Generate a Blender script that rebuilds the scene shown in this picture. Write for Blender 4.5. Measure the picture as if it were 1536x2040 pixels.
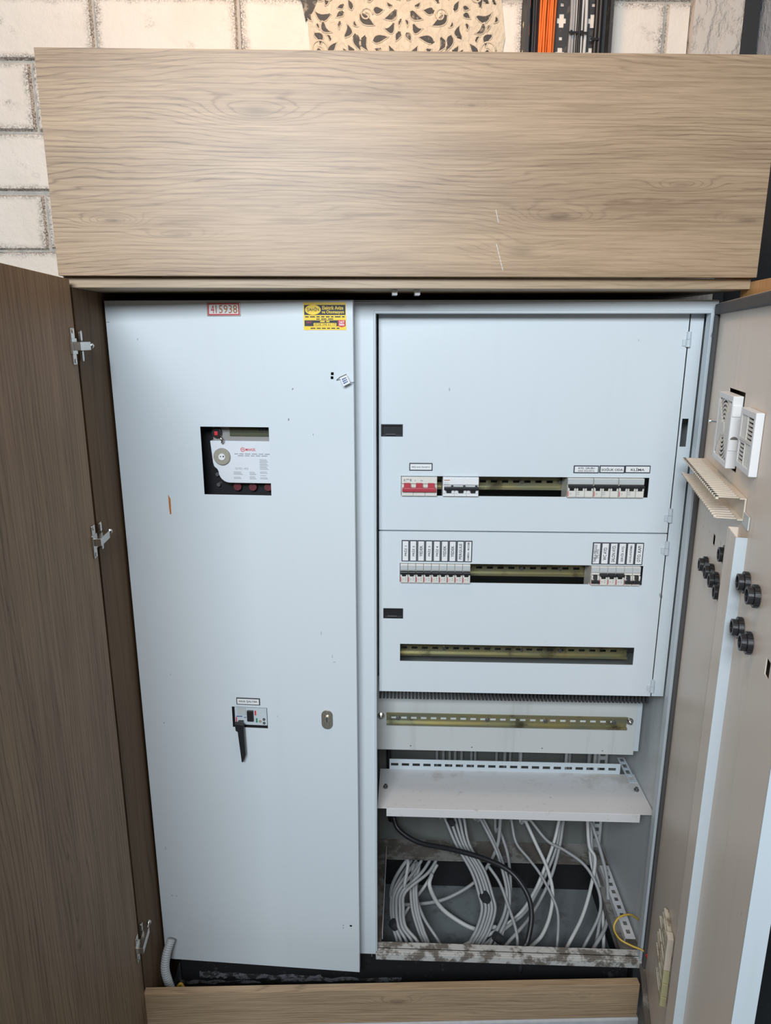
import bpy, bmesh, math, random
from mathutils import Matrix, Vector
random.seed(7)
for o in list(bpy.data.objects): bpy.data.objects.remove(o)
S = bpy.context.scene
COL = S.collection
# ---------------------------------------------------------------- camera
FPX = 1380.0
CAMZ = 1.68
def Rz(a): return Matrix.Rotation(a, 3, 'Z')
_p, _r, _y = math.radians(14.1444), math.radians(.044), math.radians(-1.3257)
CR = Rz(_y) @ Matrix(((1, 0, 0), (0, math.sin(_p), -math.cos(_p)), (0, math.cos(_p), math.sin(_p)))) @ Rz(_r)
cam = bpy.data.cameras.new('camera'); camo = bpy.data.objects.new('camera', cam); COL.objects.link(camo)
camo.matrix_world = Matrix.Translation((0, 0, CAMZ)) @ CR.to_4x4()
cam.sensor_fit = 'VERTICAL'; cam.sensor_height = 36; cam.lens = FPX / 2040 * 36
cam.clip_start = .02
S.camera = camo
# ---------------------------------------------------------------- world, lights, exposure
w = bpy.data.worlds.new('room_ambient'); S.world = w; w.use_nodes = True
w.node_tree.nodes['Background'].inputs[0].default_value = (.88, .94, 1.0, 1)
w.node_tree.nodes['Background'].inputs[1].default_value = .055
def area(name, loc, target, sx, sy, energy, col):
    l = bpy.data.lights.new(name, 'AREA'); l.shape = 'RECTANGLE'; l.size = sx; l.size_y = sy; l.energy = energy; l.color = col
    o = bpy.data.objects.new(name, l); COL.objects.link(o); o.location = loc
    o.rotation_euler = (Vector(target) - Vector(loc)).to_track_quat('-Z', 'Y').to_euler(); return o
area('ceiling_panel_light', (-.40, -1.05, 2.5), (0, 1.4, .8), 1.2, .6, 100, (.86, .94, 1.0))
area('warm_wall_spot', (-.1, 1.0, 3.0), (-.05, 1.9, 2.3), .3, .3, 11.5, (1.0, .62, .34))
S.view_settings.view_transform = 'Standard'; S.view_settings.look = 'None'
S.view_settings.exposure = -.27; S.view_settings.gamma = 1.0; S.view_settings.use_curve_mapping = False
# ---------------------------------------------------------------- frames: pixel -> point on a known plane
class Fr:
    def __init__(s, ox, oy, deg):
        s.o = Vector((ox, oy, 0)); s.a = math.radians(deg); s.R = Rz(s.a); s.Ri = s.R.transposed()
        s.c = s.Ri @ (Vector((0, 0, CAMZ)) - s.o)
    def w(s, p): return s.R @ Vector(p) + s.o
    def px(s, u, v, Y=None, X=None, Z=None):
        d = s.Ri @ (CR @ Vector(((u - 768) / FPX, -(v - 1020) / FPX, -1)))
        if Y is not None: t = (Y - s.c.y) / d.y
        elif X is not None: t = (X - s.c.x) / d.x
        else: t = (Z - s.c.z) / d.z
        return s.c + t * d
W = Fr(0, 0, 0)                      # wooden enclosure and walls
C = Fr(0, 0, -3.467)                 # metal cabinet, turned a little in its niche
_h = C.w((.597, 1.43, 0)); D = Fr(_h.x, _h.y, -106.76)          # open right cabinet door, x runs from hinge to free edge
_h = C.w((-.615, 1.42, 0)); A = Fr(_h.x, _h.y, -3.467 - 2.4)    # left cabinet door, slightly ajar
_h = W.px(138, 556, Y=1.30); L = Fr(_h.x, _h.y, -85.6)          # open left wooden door
RW = Fr(.707, 1.365, -98.0)                                     # open right wooden door
# ---------------------------------------------------------------- node materials
class NT:
    def __init__(s, name):
        s.m = bpy.data.materials.new(name); s.m.use_nodes = True; s.t = s.m.node_tree; s.b = s.t.nodes['Principled BSDF']
        s.tc = s.t.nodes.new('ShaderNodeTexCoord')
    def put(s, sock, v):
        if hasattr(v, 'is_linked') or isinstance(v, bpy.types.NodeSocket): s.t.links.new(v, sock)
        elif v is not None:
            if isinstance(v, (tuple, list)) and len(v) == 3 and len(sock.default_value) == 4: v = (*v, 1)
            sock.default_value = v
    def obj(s): return s.tc.outputs['Object']
    def gen(s): return s.tc.outputs['Generated']
    def mapv(s, vec, scale=(1, 1, 1), loc=(0, 0, 0)):
        n = s.t.nodes.new('ShaderNodeMapping'); s.t.links.new(vec, n.inputs[0]); n.inputs['Scale'].default_value = scale; n.inputs['Location'].default_value = loc; return n.outputs[0]
    def noise(s, vec, scale, detail=4, rough=.55, dist=0.):
        n = s.t.nodes.new('ShaderNodeTexNoise'); s.t.links.new(vec, n.inputs['Vector'])
        for k, v in (('Scale', scale), ('Detail', detail), ('Roughness', rough), ('Distortion', dist)): n.inputs[k].default_value = v
        return n.outputs['Fac']
    def math(s, op, a, b=None, clamp=False):
        n = s.t.nodes.new('ShaderNodeMath'); n.operation = op; n.use_clamp = clamp; s.put(n.inputs[0], a)
        if b is not None: s.put(n.inputs[1], b)
        return n.outputs[0]
    def step(s, x, a, b, lo=0., hi=1.):
        n = s.t.nodes.new('ShaderNodeMapRange'); n.interpolation_type = 'SMOOTHSTEP'; s.put(n.inputs[0], x)
        for i, v in enumerate((a, b, lo, hi)): n.inputs[i + 1].default_value = v
        return n.outputs[0]
    def sep(s, vec):
        n = s.t.nodes.new('ShaderNodeSeparateXYZ'); s.t.links.new(vec, n.inputs[0]); return n.outputs
    def mix(s, f, a, b):
        n = s.t.nodes.new('ShaderNodeMix'); n.data_type = 'RGBA'; s.put(n.inputs[0], f); s.put(n.inputs[6], a); s.put(n.inputs[7], b); return n.outputs[2]
    def bump(s, h, dist, strength=1.):
        n = s.t.nodes.new('ShaderNodeBump'); s.t.links.new(h, n.inputs['Height']); n.inputs['Distance'].default_value = dist; n.inputs['Strength'].default_value = strength
        s.t.links.new(n.outputs[0], s.b.inputs['Normal'])
    def fin(s, col, rough=.5, metal=0., spec=None):
        s.put(s.b.inputs['Base Color'], col); s.put(s.b.inputs['Roughness'], rough); s.b.inputs['Metallic'].default_value = metal
        if spec is not None: s.b.inputs['Specular IOR Level'].default_value = spec
        return s.m
def plain(name, col, rough=.5, metal=0., var=.08, scale=60):
    n = NT(name); f = n.noise(n.obj(), scale, 3)
    return n.fin(n.mix(f, tuple(c * (1 - var) for c in col), tuple(min(1, c * (1 + var)) for c in col)), rough, metal)
def paint(name, col, dirt=(.30, .28, .25), amount=.25, spots=True, rough=.38):
    n = NT(name); v = n.obj()
    big = n.noise(v, 2.2, 3); f1 = n.step(big, .35, .75, 0, .10)
    c = n.mix(f1, col, tuple(x * .80 for x in col))
    streak = n.noise(n.mapv(v, (26, 26, 2.2)), 1., 5, .6); c = n.mix(n.step(streak, .52, .85, 0, amount), c, dirt)
    if spots:
        sp = n.noise(n.mapv(v, (1, 1, .45)), 60, 2, .5); c = n.mix(n.step(sp, .765, .80, 0, .55), c, (.10, .10, .11))
    n.bump(n.noise(v, 500, 2), .0001, .25)
    return n.fin(c, rough)
def wood(name, grain, light, dark, knots=(), seed=0., lines=30., contrast=.55, rough=.42, spec=.5):
    """oak laminate: fibres run along `grain` (x or z); `knots` are (along, across, length, height, strength) in object space"""
    n = NT(name); v = n.mapv(n.obj(), (1, 1, 1), (seed, seed * .37, seed * .71)); x, y, z = n.sep(n.obj())
    if grain == 'x': a, b, sc = x, n.math('ADD', z, n.math('MULTIPLY', y, .7)), lambda p, q: (p, q, q)
    else: a, b, sc = z, n.math('ADD', x, n.math('MULTIPLY', y, .7)), lambda p, q: (q, q, p)
    warp = n.noise(n.mapv(v, sc(1.2, 5.5)), 1., 2, .5); fine = n.noise(n.mapv(v, sc(5., 40.)), 1., 3, .6)
    h = n.math('ADD', b, n.math('ADD', n.math('MULTIPLY', n.math('SUBTRACT', warp, .5), .13), n.math('MULTIPLY', n.math('SUBTRACT', fine, .5), .022)))
    core = None
    for (ka, kb, kl, kh, ks) in knots:
        da = n.math('DIVIDE', n.math('SUBTRACT', a, ka), kl); db = n.math('DIVIDE', n.math('SUBTRACT', b, kb), kh)
        d2 = n.math('ADD', n.math('MULTIPLY', da, da), n.math('MULTIPLY', db, db))
        g = n.math('EXPONENT', n.math('MULTIPLY', d2, -1.)); h = n.math('ADD', h, n.math('MULTIPLY', g, .05 * ks))
        k = n.math('MULTIPLY', n.math('EXPONENT', n.math('MULTIPLY', d2, -9.)), ks)
        core = k if core is None else n.math('MAXIMUM', core, k)
    ring = n.math('MULTIPLY', n.math('ADD', n.math('SINE', n.math('MULTIPLY', h, lines * 6.283)), 1.), .5)
    ring = n.math('POWER', ring, 7.)
    fib = n.noise(n.mapv(v, sc(6., 260.)), 1., 4, .65); tone = n.noise(n.mapv(v, sc(1.1, 16.)), 1., 3, .6); pores = n.noise(n.mapv(v, sc(30., 900.)), 1., 2, .5)
    f = n.math('ADD', n.math('MULTIPLY', n.step(tone, .25, .8), .36), n.math('MULTIPLY', n.step(fib, .3, .72), .55))
    amp = n.step(n.noise(n.mapv(v, sc(2., 9.)), 1., 2), .3, .7, .10, .50)
    f = n.math('ADD', f, n.math('MULTIPLY', ring, amp))
    f = n.math('ADD', f, n.step(pores, .62, .75, 0, .22))
    c = n.mix(n.math('MULTIPLY', f, contrast, True), light, dark)
    if core is not None: c = n.mix(n.math('MULTIPLY', core, .55, True), c, tuple(q * .38 for q in dark))
    n.bump(fib, .0002, .35)
    return n.fin(c, rough, 0., spec)
M = {}
M['paint'] = paint('cabinet_paint', (.65, .71, .755), (.50, .52, .52), .14)
M['paint_in'] = paint('cabinet_paint_dusty', (.58, .60, .60), (.30, .27, .23), .45)
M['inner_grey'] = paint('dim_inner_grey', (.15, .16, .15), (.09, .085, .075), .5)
M['paint_side'] = paint('dusty_side_paint', (.58, .61, .62), (.24, .24, .22), .5)
M['paint_door_in'] = paint('yellowed_paint', (.80, .69, .585), (.50, .42, .34), .40)
M['paint_clean'] = paint('clean_paint', (.56, .62, .665), (.45, .46, .46), .15)
def dirty(name, col, dirt, thr, scale=14):
    n = NT(name); v = n.obj(); a = n.noise(v, scale, 6, .65); c = n.mix(n.step(a, thr - .05, thr + .06, 0, .9), col, dirt)
    b = n.noise(v, 90, 4, .6); c = n.mix(n.step(b, .60, .78, 0, .45), c, tuple(q * .6 for q in dirt)); return n.fin(c, .6)
M['dirty'] = dirty('grimy_paint', (.26, .25, .235), (.11, .095, .08), .47)
M['dusty_shelf'] = dirty('dusty_shelf_paint', (.66, .66, .67), (.50, .47, .44), .60, 5)
M['sill'] = dirty('worn_sill_paint', (.55, .55, .53), (.13, .11, .09), .53, 22)
M['plinth'] = dirty('black_base_film', (.012, .012, .014), (.16, .16, .17), .67, 9)
M['film'] = dirty('torn_grey_film', (.20, .20, .22), (.02, .02, .022), .50, 45)
M['black'] = plain('black_plastic', (.018, .018, .021), .35)
M['soft_black'] = plain('black_rubber', (.030, .031, .034), .7)
M['gasket'] = plain('dark_grey_gasket', (.085, .083, .085), .75)
M['white'] = plain('white_plastic', (.78, .79, .80), .4, 0, .03)
M['offwhite'] = plain('off_white_plastic', (.70, .68, .63), .42, 0, .06)
M['ivory'] = plain('ivory_plastic', (.66, .58, .48), .5, 0, .12, 30)
M['ivory_dirty'] = dirty('brittle_ivory_plastic', (.62, .57, .45), (.25, .20, .14), .56, 45)
M['yellowed'] = plain('yellowed_plastic', (.52, .48, .27), .5, 0, .1)
M['red'] = plain('red_plastic', (.42, .045, .065), .35, 0, .1)
M['dark_red'] = plain('shaded_red_plastic', (.13, .02, .03), .5)  # terminal red darkened to stand in for the shade deep in the meter
M['redprint'] = plain('red_print', (.62, .03, .05), .5)
M['ink'] = plain('dark_ink', (.03, .035, .05), .6)
M['grey_ink'] = plain('grey_ink', (.25, .26, .28), .6)
M['window'] = plain('label_window_plastic', (.50, .53, .54), .2, 0, .05)
M['nickel'] = plain('worn_nickel', (.52, .48, .40), .28, .9, .2, 120)
M['steel'] = plain('bright_steel', (.62, .60, .57), .25, 1., .1)
M['steel_dark'] = plain('dark_screw_steel', (.22, .22, .22), .4, .8)  # darker, duller steel for screws, bolts and seal wires
def brass(name):
    n = NT(name); v = n.obj(); a = n.noise(n.mapv(v, (9, 40, 40)), 1., 4); c = n.mix(n.step(a, .35, .7), (.36, .32, .17), (.27, .28, .20))
    b = n.noise(n.mapv(v, (14, 14, 14)), 1., 4); c = n.mix(n.step(b, .56, .72, 0, .8), c, (.07, .055, .035)); return n.fin(c, .36, .65)
M['brass'] = brass('yellow_zinc')
M['cable'] = plain('grey_cable_sheath', (.35, .355, .36), .45, 0, .12, 25)
M['cable_light'] = plain('pale_cable_sheath', (.58, .58, .57), .45, 0, .1, 25)
M['cable_black'] = plain('black_cable_sheath', (.020, .020, .023), .4)
M['orange'] = plain('orange_cable_sheath', (.85, .17, .02), .45, 0, .15)
M['yellow_wire'] = plain('yellow_wire', (.62, .42, .06), .45, 0, .1)
M['conduit'] = plain('grey_conduit', (.45, .49, .52), .5, 0, .1)
M['card_yellow'] = plain('sticker_yellow', (.90, .62, .02), .35, 0, .03)
M['tray'] = dirty('black_cable_tray', (.040, .042, .047), (.11, .10, .09), .60, 40)
M['foil'] = plain('flange_shine', (.80, .66, .42), .22, 1., .5, 90)  # shiny metal that imitates reflections along the tray flange
fb = (.08, 1.60, 0.)                 # base of the wooden enclosure
def kn(u, v, l, h, s): p = W.px(u, v, Y=1.30); return (p.x - fb[0], p.z - fb[2] + .7 * (1.30 - fb[1]), l, h, s)
M['oak_fascia'] = wood('oak_fascia', 'x', (.47, .335, .215), (.165, .105, .060), [kn(510, 222, .09, .022, .75), kn(1113, 432, .07, .018, .85), kn(225, 440, .05, .010, .9), kn(1490, 440, .06, .012, .9), kn(355, 468, .06, .012, .55), kn(1360, 368, .05, .010, .6), kn(580, 440, .10, .020, .35), kn(940, 210, .020, .006, .7), kn(1040, 500, .07, .03, .5), kn(1180, 215, .14, .02, .3)], 0, 120, .88)
M['oak_h'] = wood('oak_boards', 'x', (.50, .375, .25), (.22, .15, .09), [], 3.1, 100, .8)
M['oak_plinth'] = wood('oak_plinth', 'x', (.46, .33, .205), (.18, .118, .068), [(-.02, .16 + .7 * (1.3 - 1.6), .06, .015, .9), (.42, .165 - .21, .03, .012, .5)], 5.3, 110, .85)
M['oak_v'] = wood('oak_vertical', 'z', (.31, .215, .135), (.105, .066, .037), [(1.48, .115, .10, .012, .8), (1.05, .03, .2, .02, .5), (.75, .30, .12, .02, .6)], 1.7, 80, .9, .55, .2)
M['oak_side_shaded'] = wood('oak_side_shaded', 'z', (.17, .108, .06), (.07, .044, .025), [], 7.7, 24, .85, .6, .15)  # oak darkened to carry the shade of the gap beside the cabinet
M['oak_orange'] = wood('oak_orange', 'z', (.56, .32, .13), (.33, .17, .06), [], 9.1, 60, .7)
def brick_mat(name):
    n = NT(name); g = n.gen(); x, y, z = n.sep(g); v = n.obj()
    def edge(q): return n.math('MINIMUM', q, n.math('SUBTRACT', 1., q))
    e = n.math('MINIMUM', n.math('MULTIPLY', edge(x), 1.9), edge(z))
    nz = n.noise(v, 26, 6, .65); grit = n.noise(v, 260, 3, .7)
    e2 = n.math('ADD', e, n.math('MULTIPLY', n.math('SUBTRACT', nz, .5), .22))
    s = n.math('MULTIPLY', n.step(e2, .14, -.02), n.step(grit, .36, .62))
    big = n.noise(v, 5, 5, .6)
    c = n.mix(n.step(big, .4, .7, 0, .5), (.85, .785, .71), (.75, .67, .58))
    c = n.mix(n.math('MULTIPLY', s, .9), c, (.035, .034, .036))
    sm = n.noise(n.mapv(v, (1, 1, 1.6)), 11, 5, .6); c = n.mix(n.math('MULTIPLY', n.step(sm, .58, .74), n.step(grit, .38, .62, 0, .55)), c, (.10, .095, .09))
    n.bump(n.math('ADD', n.noise(v, 18, 6, .6), n.math('MULTIPLY', grit, .15)), .012, .45)
    return n.fin(c, .75)
M['brick'] = brick_mat('whitewashed_plaster_brick')
M['mortar'] = plain('whitewashed_joint', (.50, .46, .41), .9, 0, .4, 50)
def stucco(name, col, sc, h):
    n = NT(name); v = n.obj(); a = n.noise(n.mapv(v, (1, 1, .6)), sc, 6, .6); n.bump(n.step(a, .40, .60), h, .8)
    return n.fin(n.mix(n.step(a, .3, .45), tuple(q * .8 for q in col), col), .8)
M['stucco'] = stucco('rough_plaster', (.62, .56, .50), 26, .006)
M['stucco_blue'] = stucco('blue_grey_plaster', (.40, .43, .47), 30, .006)
M['cream_relief'] = stucco('cream_stencil_plaster', (.72, .62, .48), 60, .002)
M['hollow'] = dirty('stencil_hollow_paint', (.045, .042, .040), (.34, .28, .21), .60, 40)
M['darkgrey'] = plain('dark_blue_grey', (.045, .052, .060), .6)
M['concrete'] = dirty('dusty_concrete', (.20, .22, .23), (.12, .12, .12), .57, 10)
M['strip'] = plain('grey_strip', (.46, .47, .49), .5, 0, .15)
M['lcd'] = plain('lcd', (.09, .095, .06), .25)
M['meter_grey'] = plain('meter_grey', (.30, .29, .28), .4)
M['meter_white'] = plain('meter_white', (.72, .75, .80), .4, 0, .02)
M['seal_ring'] = plain('seal_ring', (.33, .31, .25), .6, 0, .25, 400)
M['green'] = plain('green_button', (.03, .25, .14), .4)
M['blue'] = plain('blue_print', (.06, .10, .28), .5)
M['rust'] = plain('rust', (.45, .16, .04), .8, 0, .4, 200)
M['scuff'] = plain('bare_scuff', (.12, .12, .13), .6)
# ---------------------------------------------------------------- mesh builder and object helpers
BASE = {}
class B:
    def __init__(s): s.v = []; s.f = []
    def add(s, vs, fs):
        k = len(s.v); s.v += [tuple(p) for p in vs]; s.f += [tuple(i + k for i in q) for q in fs]; return s
    def box(s, x0, x1, y0, y1, z0, z1):
        x0, x1 = min(x0, x1), max(x0, x1); y0, y1 = min(y0, y1), max(y0, y1); z0, z1 = min(z0, z1), max(z0, z1)
        return s.add([(x0, y0, z0), (x1, y0, z0), (x1, y1, z0), (x0, y1, z0), (x0, y0, z1), (x1, y0, z1), (x1, y1, z1), (x0, y1, z1)],
                     [(0, 3, 2, 1), (4, 5, 6, 7), (0, 1, 5, 4), (1, 2, 6, 5), (2, 3, 7, 6), (3, 0, 4, 7)])
    def prism(s, poly, axis, a, b):
        """extrude a 2-D polygon; axis 'y': poly is (x,z); 'x': poly is (y,z); 'z': poly is (x,y)"""
        P = {'y': lambda p, t: (p[0], t, p[1]), 'x': lambda p, t: (t, p[0], p[1]), 'z': lambda p, t: (p[0], p[1], t)}[axis]
        n = len(poly); area = sum(poly[i][0] * poly[(i + 1) % n][1] - poly[(i + 1) % n][0] * poly[i][1] for i in range(n))
        if area < 0: poly = poly[::-1]
        vs = [P(p, a) for p in poly] + [P(p, b) for p in poly]
        fs = [tuple(range(n)), tuple(range(2 * n - 1, n - 1, -1))] + [(i, i + n, (i + 1) % n + n, (i + 1) % n) for i in range(n)]
        if (axis == 'y') != (b > a): fs = [q[::-1] for q in fs]
        return s.add(vs, fs)
    def plate(s, x0, x1, z0, z1, y0, y1, holes, flip=None):
        """plate in the xz plane with rectangular holes (hx0,hx1,hz0,hz1); `flip` maps points"""
        xs = sorted({x0, x1, *[q for h in holes for q in h[:2]]}); zs = sorted({z0, z1, *[q for h in holes for q in h[2:]]})
        xs = [q for q in xs if x0 <= q <= x1]; zs = [q for q in zs if z0 <= q <= z1]
        def solid(i, j):
            if i < 0 or j < 0 or i >= len(xs) - 1 or j >= len(zs) - 1: return False
            cx, cz = (xs[i] + xs[i + 1]) / 2, (zs[j] + zs[j + 1]) / 2
            return not any(h[0] < cx < h[1] and h[2] < cz < h[3] for h in holes)
        ids = {}; vs = []; fs = []
        def vid(i, j, k):
            if (i, j, k) not in ids:
                ids[(i, j, k)] = len(vs); p = (xs[i], (y0, y1)[k], zs[j]); vs.append(flip(p) if flip else p)
            return ids[(i, j, k)]
        for i in range(len(xs) - 1):
            for j in range(len(zs) - 1):
                if not solid(i, j): continue
                fs.append((vid(i, j, 0), vid(i + 1, j, 0), vid(i + 1, j + 1, 0), vid(i, j + 1, 0)))
                fs.append((vid(i, j, 1), vid(i, j + 1, 1), vid(i + 1, j + 1, 1), vid(i + 1, j, 1)))
                if not solid(i - 1, j): fs.append((vid(i, j, 0), vid(i, j + 1, 0), vid(i, j + 1, 1), vid(i, j, 1)))
                if not solid(i + 1, j): fs.append((vid(i + 1, j, 0), vid(i + 1, j, 1), vid(i + 1, j + 1, 1), vid(i + 1, j + 1, 0)))
                if not solid(i, j - 1): fs.append((vid(i, j, 0), vid(i, j, 1), vid(i + 1, j, 1), vid(i + 1, j, 0)))
                if not solid(i, j + 1): fs.append((vid(i, j + 1, 0), vid(i + 1, j + 1, 0), vid(i + 1, j + 1, 1), vid(i, j + 1, 1)))
        return s.add(vs, fs)
    def tube(s, pts, r, n=10, cap=True):
        pts = [Vector(p) for p in pts]; rs = r if isinstance(r, (list, tuple)) else [r] * len(pts)
        t0 = (pts[1] - pts[0]).normalized(); up = Vector((0, 0, 1)) if abs(t0.z) < .9 else Vector((1, 0, 0)); nrm = t0.cross(up).normalized()
        vs = []
        for i, p in enumerate(pts):
            t = (pts[min(i + 1, len(pts) - 1)] - pts[max(i - 1, 0)]).normalized()
            nrm = (nrm - t * nrm.dot(t)).normalized(); bn = t.cross(nrm)
            for k in range(n):
                a = 2 * math.pi * k / n; vs.append(p + (nrm * math.cos(a) + bn * math.sin(a)) * rs[i])
        fs = [(i * n + k, i * n + (k + 1) % n, (i + 1) * n + (k + 1) % n, (i + 1) * n + k) for i in range(len(pts) - 1) for k in range(n)]
        if cap: fs += [tuple(range(n - 1, -1, -1)), tuple(range((len(pts) - 1) * n, len(pts) * n))]
        return s.add(vs, fs)
    def cyl(s, p0, p1, r, n=20): return s.tube([p0, p1], r, n)
    def ring(s, c, r0, r1, y0, y1, n=28, a0=0., a1=2 * math.pi):
        """flat annulus about the y axis"""
        full = a1 - a0 > 6.28; m = n if full else n + 1; vs = []
        for k in range(m):
            a = a0 + (a1 - a0) * k / n; ca, sa = math.cos(a), math.sin(a)
            for r, y in ((r0, y0), (r1, y0), (r1, y1), (r0, y1)): vs.append((c[0] + r * ca, y, c[1] + r * sa))
        fs = []
        for k in range(n):
            a, b = k * 4, ((k + 1) % m) * 4
            for q in range(4): fs.append((a + q, b + q, b + (q + 1) % 4, a + (q + 1) % 4))
        return s.add(vs, fs)
    def mesh(s, name, base=(0, 0, 0), mat=None, smooth=False):
        me = bpy.data.meshes.new(name); me.from_pydata([(v[0] - base[0], v[1] - base[1], v[2] - base[2]) for v in s.v], [], s.f)
        if mat: me.materials.append(M[mat])
        if smooth: me.polygons.foreach_set('use_smooth', [True] * len(me.polygons))
        bm = bmesh.new(); bm.from_mesh(me); bmesh.ops.recalc_face_normals(bm, faces=bm.faces); bm.to_mesh(me); bm.free()
        me.update(); return me
    def part(s, name, mat, parent, label=None, bevel=0., smooth=False, kind=None):
        base = BASE[parent.name]; o = bpy.data.objects.new(name, s.mesh(name, base, mat, smooth)); COL.objects.link(o); o.parent = parent; BASE[o.name] = base
        if label: o['label'] = label
        if kind: o['kind'] = kind
        if bevel: bev(o, bevel)
        return o
def bev(o, wd, seg=2):
    m = o.modifiers.new('bevel', 'BEVEL'); m.width = wd; m.segments = seg; m.limit_method = 'ANGLE'; m.angle_limit = .6
def thing(name, label, cat, fr, base, group=None):
    o = bpy.data.objects.new(name, None); COL.objects.link(o); o.empty_display_size = .02
    o.location = fr.w(base); o.rotation_euler = (0, 0, fr.a); o['label'] = label; o['category'] = cat
    if group: o['group'] = group
    BASE[o.name] = tuple(base); return o
def single(name, label, cat, b, mat, fr, base, group=None, smooth=False, bevel=0., kind=None):
    o = bpy.data.objects.new(name, b.mesh(name, base, mat, smooth)); COL.objects.link(o); o.location = fr.w(base); o.rotation_euler = (0, 0, fr.a)
    o['label'] = label; o['category'] = cat
    if group: o['group'] = group
    if kind: o['kind'] = kind
    if bevel: bev(o, bevel)
    BASE[o.name] = tuple(base); return o
def struct(name, b, mat, base=(0, 0, 0), label=None):
    o = bpy.data.objects.new(name, b.mesh(name, base, mat)); COL.objects.link(o); o.location = base; o['kind'] = 'structure'; BASE[o.name] = tuple(base)
    if label: o['label'] = label
    return o
_tc = {}
def glyphs(s, bold=False):
    """outline mesh of a string in the unit square: list of (x,z), faces"""
    if (s, bold) not in _tc:
        c = bpy.data.curves.new('lettering', 'FONT'); c.body = s; c.resolution_u = 2; c.align_x = 'CENTER'
        if bold: c.offset = .018
        o = bpy.data.objects.new('lettering_tmp', c); COL.objects.link(o); dg = bpy.context.evaluated_depsgraph_get(); me = bpy.data.meshes.new_from_object(o.evaluated_get(dg))
        vs = [(v.co.x, v.co.y) for v in me.vertices]; fs = [tuple(p.vertices) for p in me.polygons]
        bpy.data.objects.remove(o); bpy.data.curves.remove(c); bpy.data.meshes.remove(me)
        x0, x1 = min(v[0] for v in vs), max(v[0] for v in vs); z0, z1 = min(v[1] for v in vs), max(v[1] for v in vs)
        _tc[(s, bold)] = ([((v[0] - x0) / (x1 - x0) - .5, (v[1] - z0) / (z1 - z0) - .5) for v in vs], fs)
    return _tc[(s, bold)]
def letter(b, s, cx, cz, y, wd, ht, up=False, bold=False, slant=0.):
    """add lettering facing -y, its box wd x ht around (cx,cz); `up` turns it to read upwards"""
    g, fs = glyphs(s, bold); vs = []
    for (x, z) in g:
        X, Z = x * wd + slant * z * ht, z * ht
        if up: X, Z = -Z, X
        vs.append((cx + X, y, cz + Z))
    return b.add(vs, fs)
def fine_print(b, cx, cz, y, wd, ht, words):
    """a line of print too small to read: word-like dashes"""
    rg = random.Random(words * 31 + int(wd * 1e5)); ws = [rg.uniform(.6, 1.4) for _ in range(words)]; k = wd / (sum(ws) + .3 * (words - 1)); x = cx - wd / 2
    for q in ws: b.box(x, x + q * k, y, y + .0001, cz - ht * .4, cz + ht * .4); x += (q + .3) * k
    return b
def smooth_path(pts, sub=6):
    P = [Vector(p) for p in pts]; P = [P[0] * 2 - P[1]] + P + [P[-1] * 2 - P[-2]]; out = []
    for i in range(1, len(P) - 2):
        a, b, c, d = P[i - 1:i + 3]
        for k in range(sub):
            t = k / sub; out.append(.5 * ((2 * b) + (c - a) * t + (2 * a - 5 * b + 4 * c - d) * t * t + (3 * b - 3 * c + d - a) * t ** 3))
    out.append(P[-2]); return out
def stadium(cx, cz, wd, ht, n=10):
    r = wd / 2; k = ht / 2 - r
    return [(cx + r * math.cos(a), cz + k + r * math.sin(a)) for a in [math.pi * i / n for i in range(n + 1)]] + [(cx - r * math.cos(a), cz - k - r * math.sin(a)) for a in [math.pi * i / n for i in range(n + 1)]]
def circ(cx, cz, r, n=20, sx=1., sz=1.): return [(cx + r * sx * math.cos(2 * math.pi * i / n), cz + r * sz * math.sin(2 * math.pi * i / n)) for i in range(n)]
# ================================================================ the setting
WY = 1.93
struct('floor', B().box(-2.2, 2.2, -1.5, WY, -.05, 0.), 'concrete', label='dusty grey concrete floor')
wb = struct('wall_back', B().box(-2.2, 2.2, WY, WY + .08, 0, 3.1), 'mortar', label='plaster wall shaped into large whitewashed bricks with dark joints')
# bricks: courses measured at the left of the fascia, joints 10 mm, faces 9 mm proud
zs = [W.px(10, v, Y=WY).z for v in (500, 385, 265, 124)]
zs = [zs[0] - (zs[1] - zs[0]) * k for k in (3, 2, 1)] + zs + [zs[3] + .142, zs[3] + .142 * 2, zs[3] + .142 * 3]
vj = [W.px(96, 440, Y=WY).x, W.px(205, 330, Y=WY).x, W.px(70, 190, Y=WY).x, W.px(190, 60, Y=WY).x]
BL = W.px(476, 50, Y=WY).x - W.px(190, 60, Y=WY).x
offs = [vj[1], vj[0], vj[1], vj[0], vj[1], vj[2], vj[3], vj[3] - BL / 2, vj[3]]
TX0, TX1 = W.px(1037, 50, Y=WY).x, W.px(1204, 50, Y=WY).x     # cable tray on the wall
PX0, PX1 = W.px(1371, 50, Y=WY).x, W.px(1468, 50, Y=WY).x     # rough pillar
for i in range(len(zs) - 1):
    x = offs[i] - BL * 3
    while x < PX0:
        x0, x1 = max(x + .0035, -1.7), min(x + BL - .0035, PX0)
        x += BL
        if x1 - x0 < .03: continue
        a, b_, c, d = [random.uniform(-.002, .002) for _ in range(4)]
        f = WY - .010 - random.uniform(0, .003); e = .004; z0, z1 = zs[i] + .0035, zs[i + 1] - .0035
        vs = [(x0, WY, z0 + a), (x1, WY, z0 + b_), (x1, WY, z1 + c), (x0, WY, z1 + d), (x0 + e, f, z0 + e + a), (x1 - e, f, z0 + e + b_), (x1 - e, f, z1 - e + c), (x0 + e, f, z1 - e + d)]
        B().add(vs, [(4, 5, 6, 7), (0, 1, 5, 4), (1, 2, 6, 5), (2, 3, 7, 6), (3, 0, 4, 7)]).part('brick', 'brick', wb)
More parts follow.
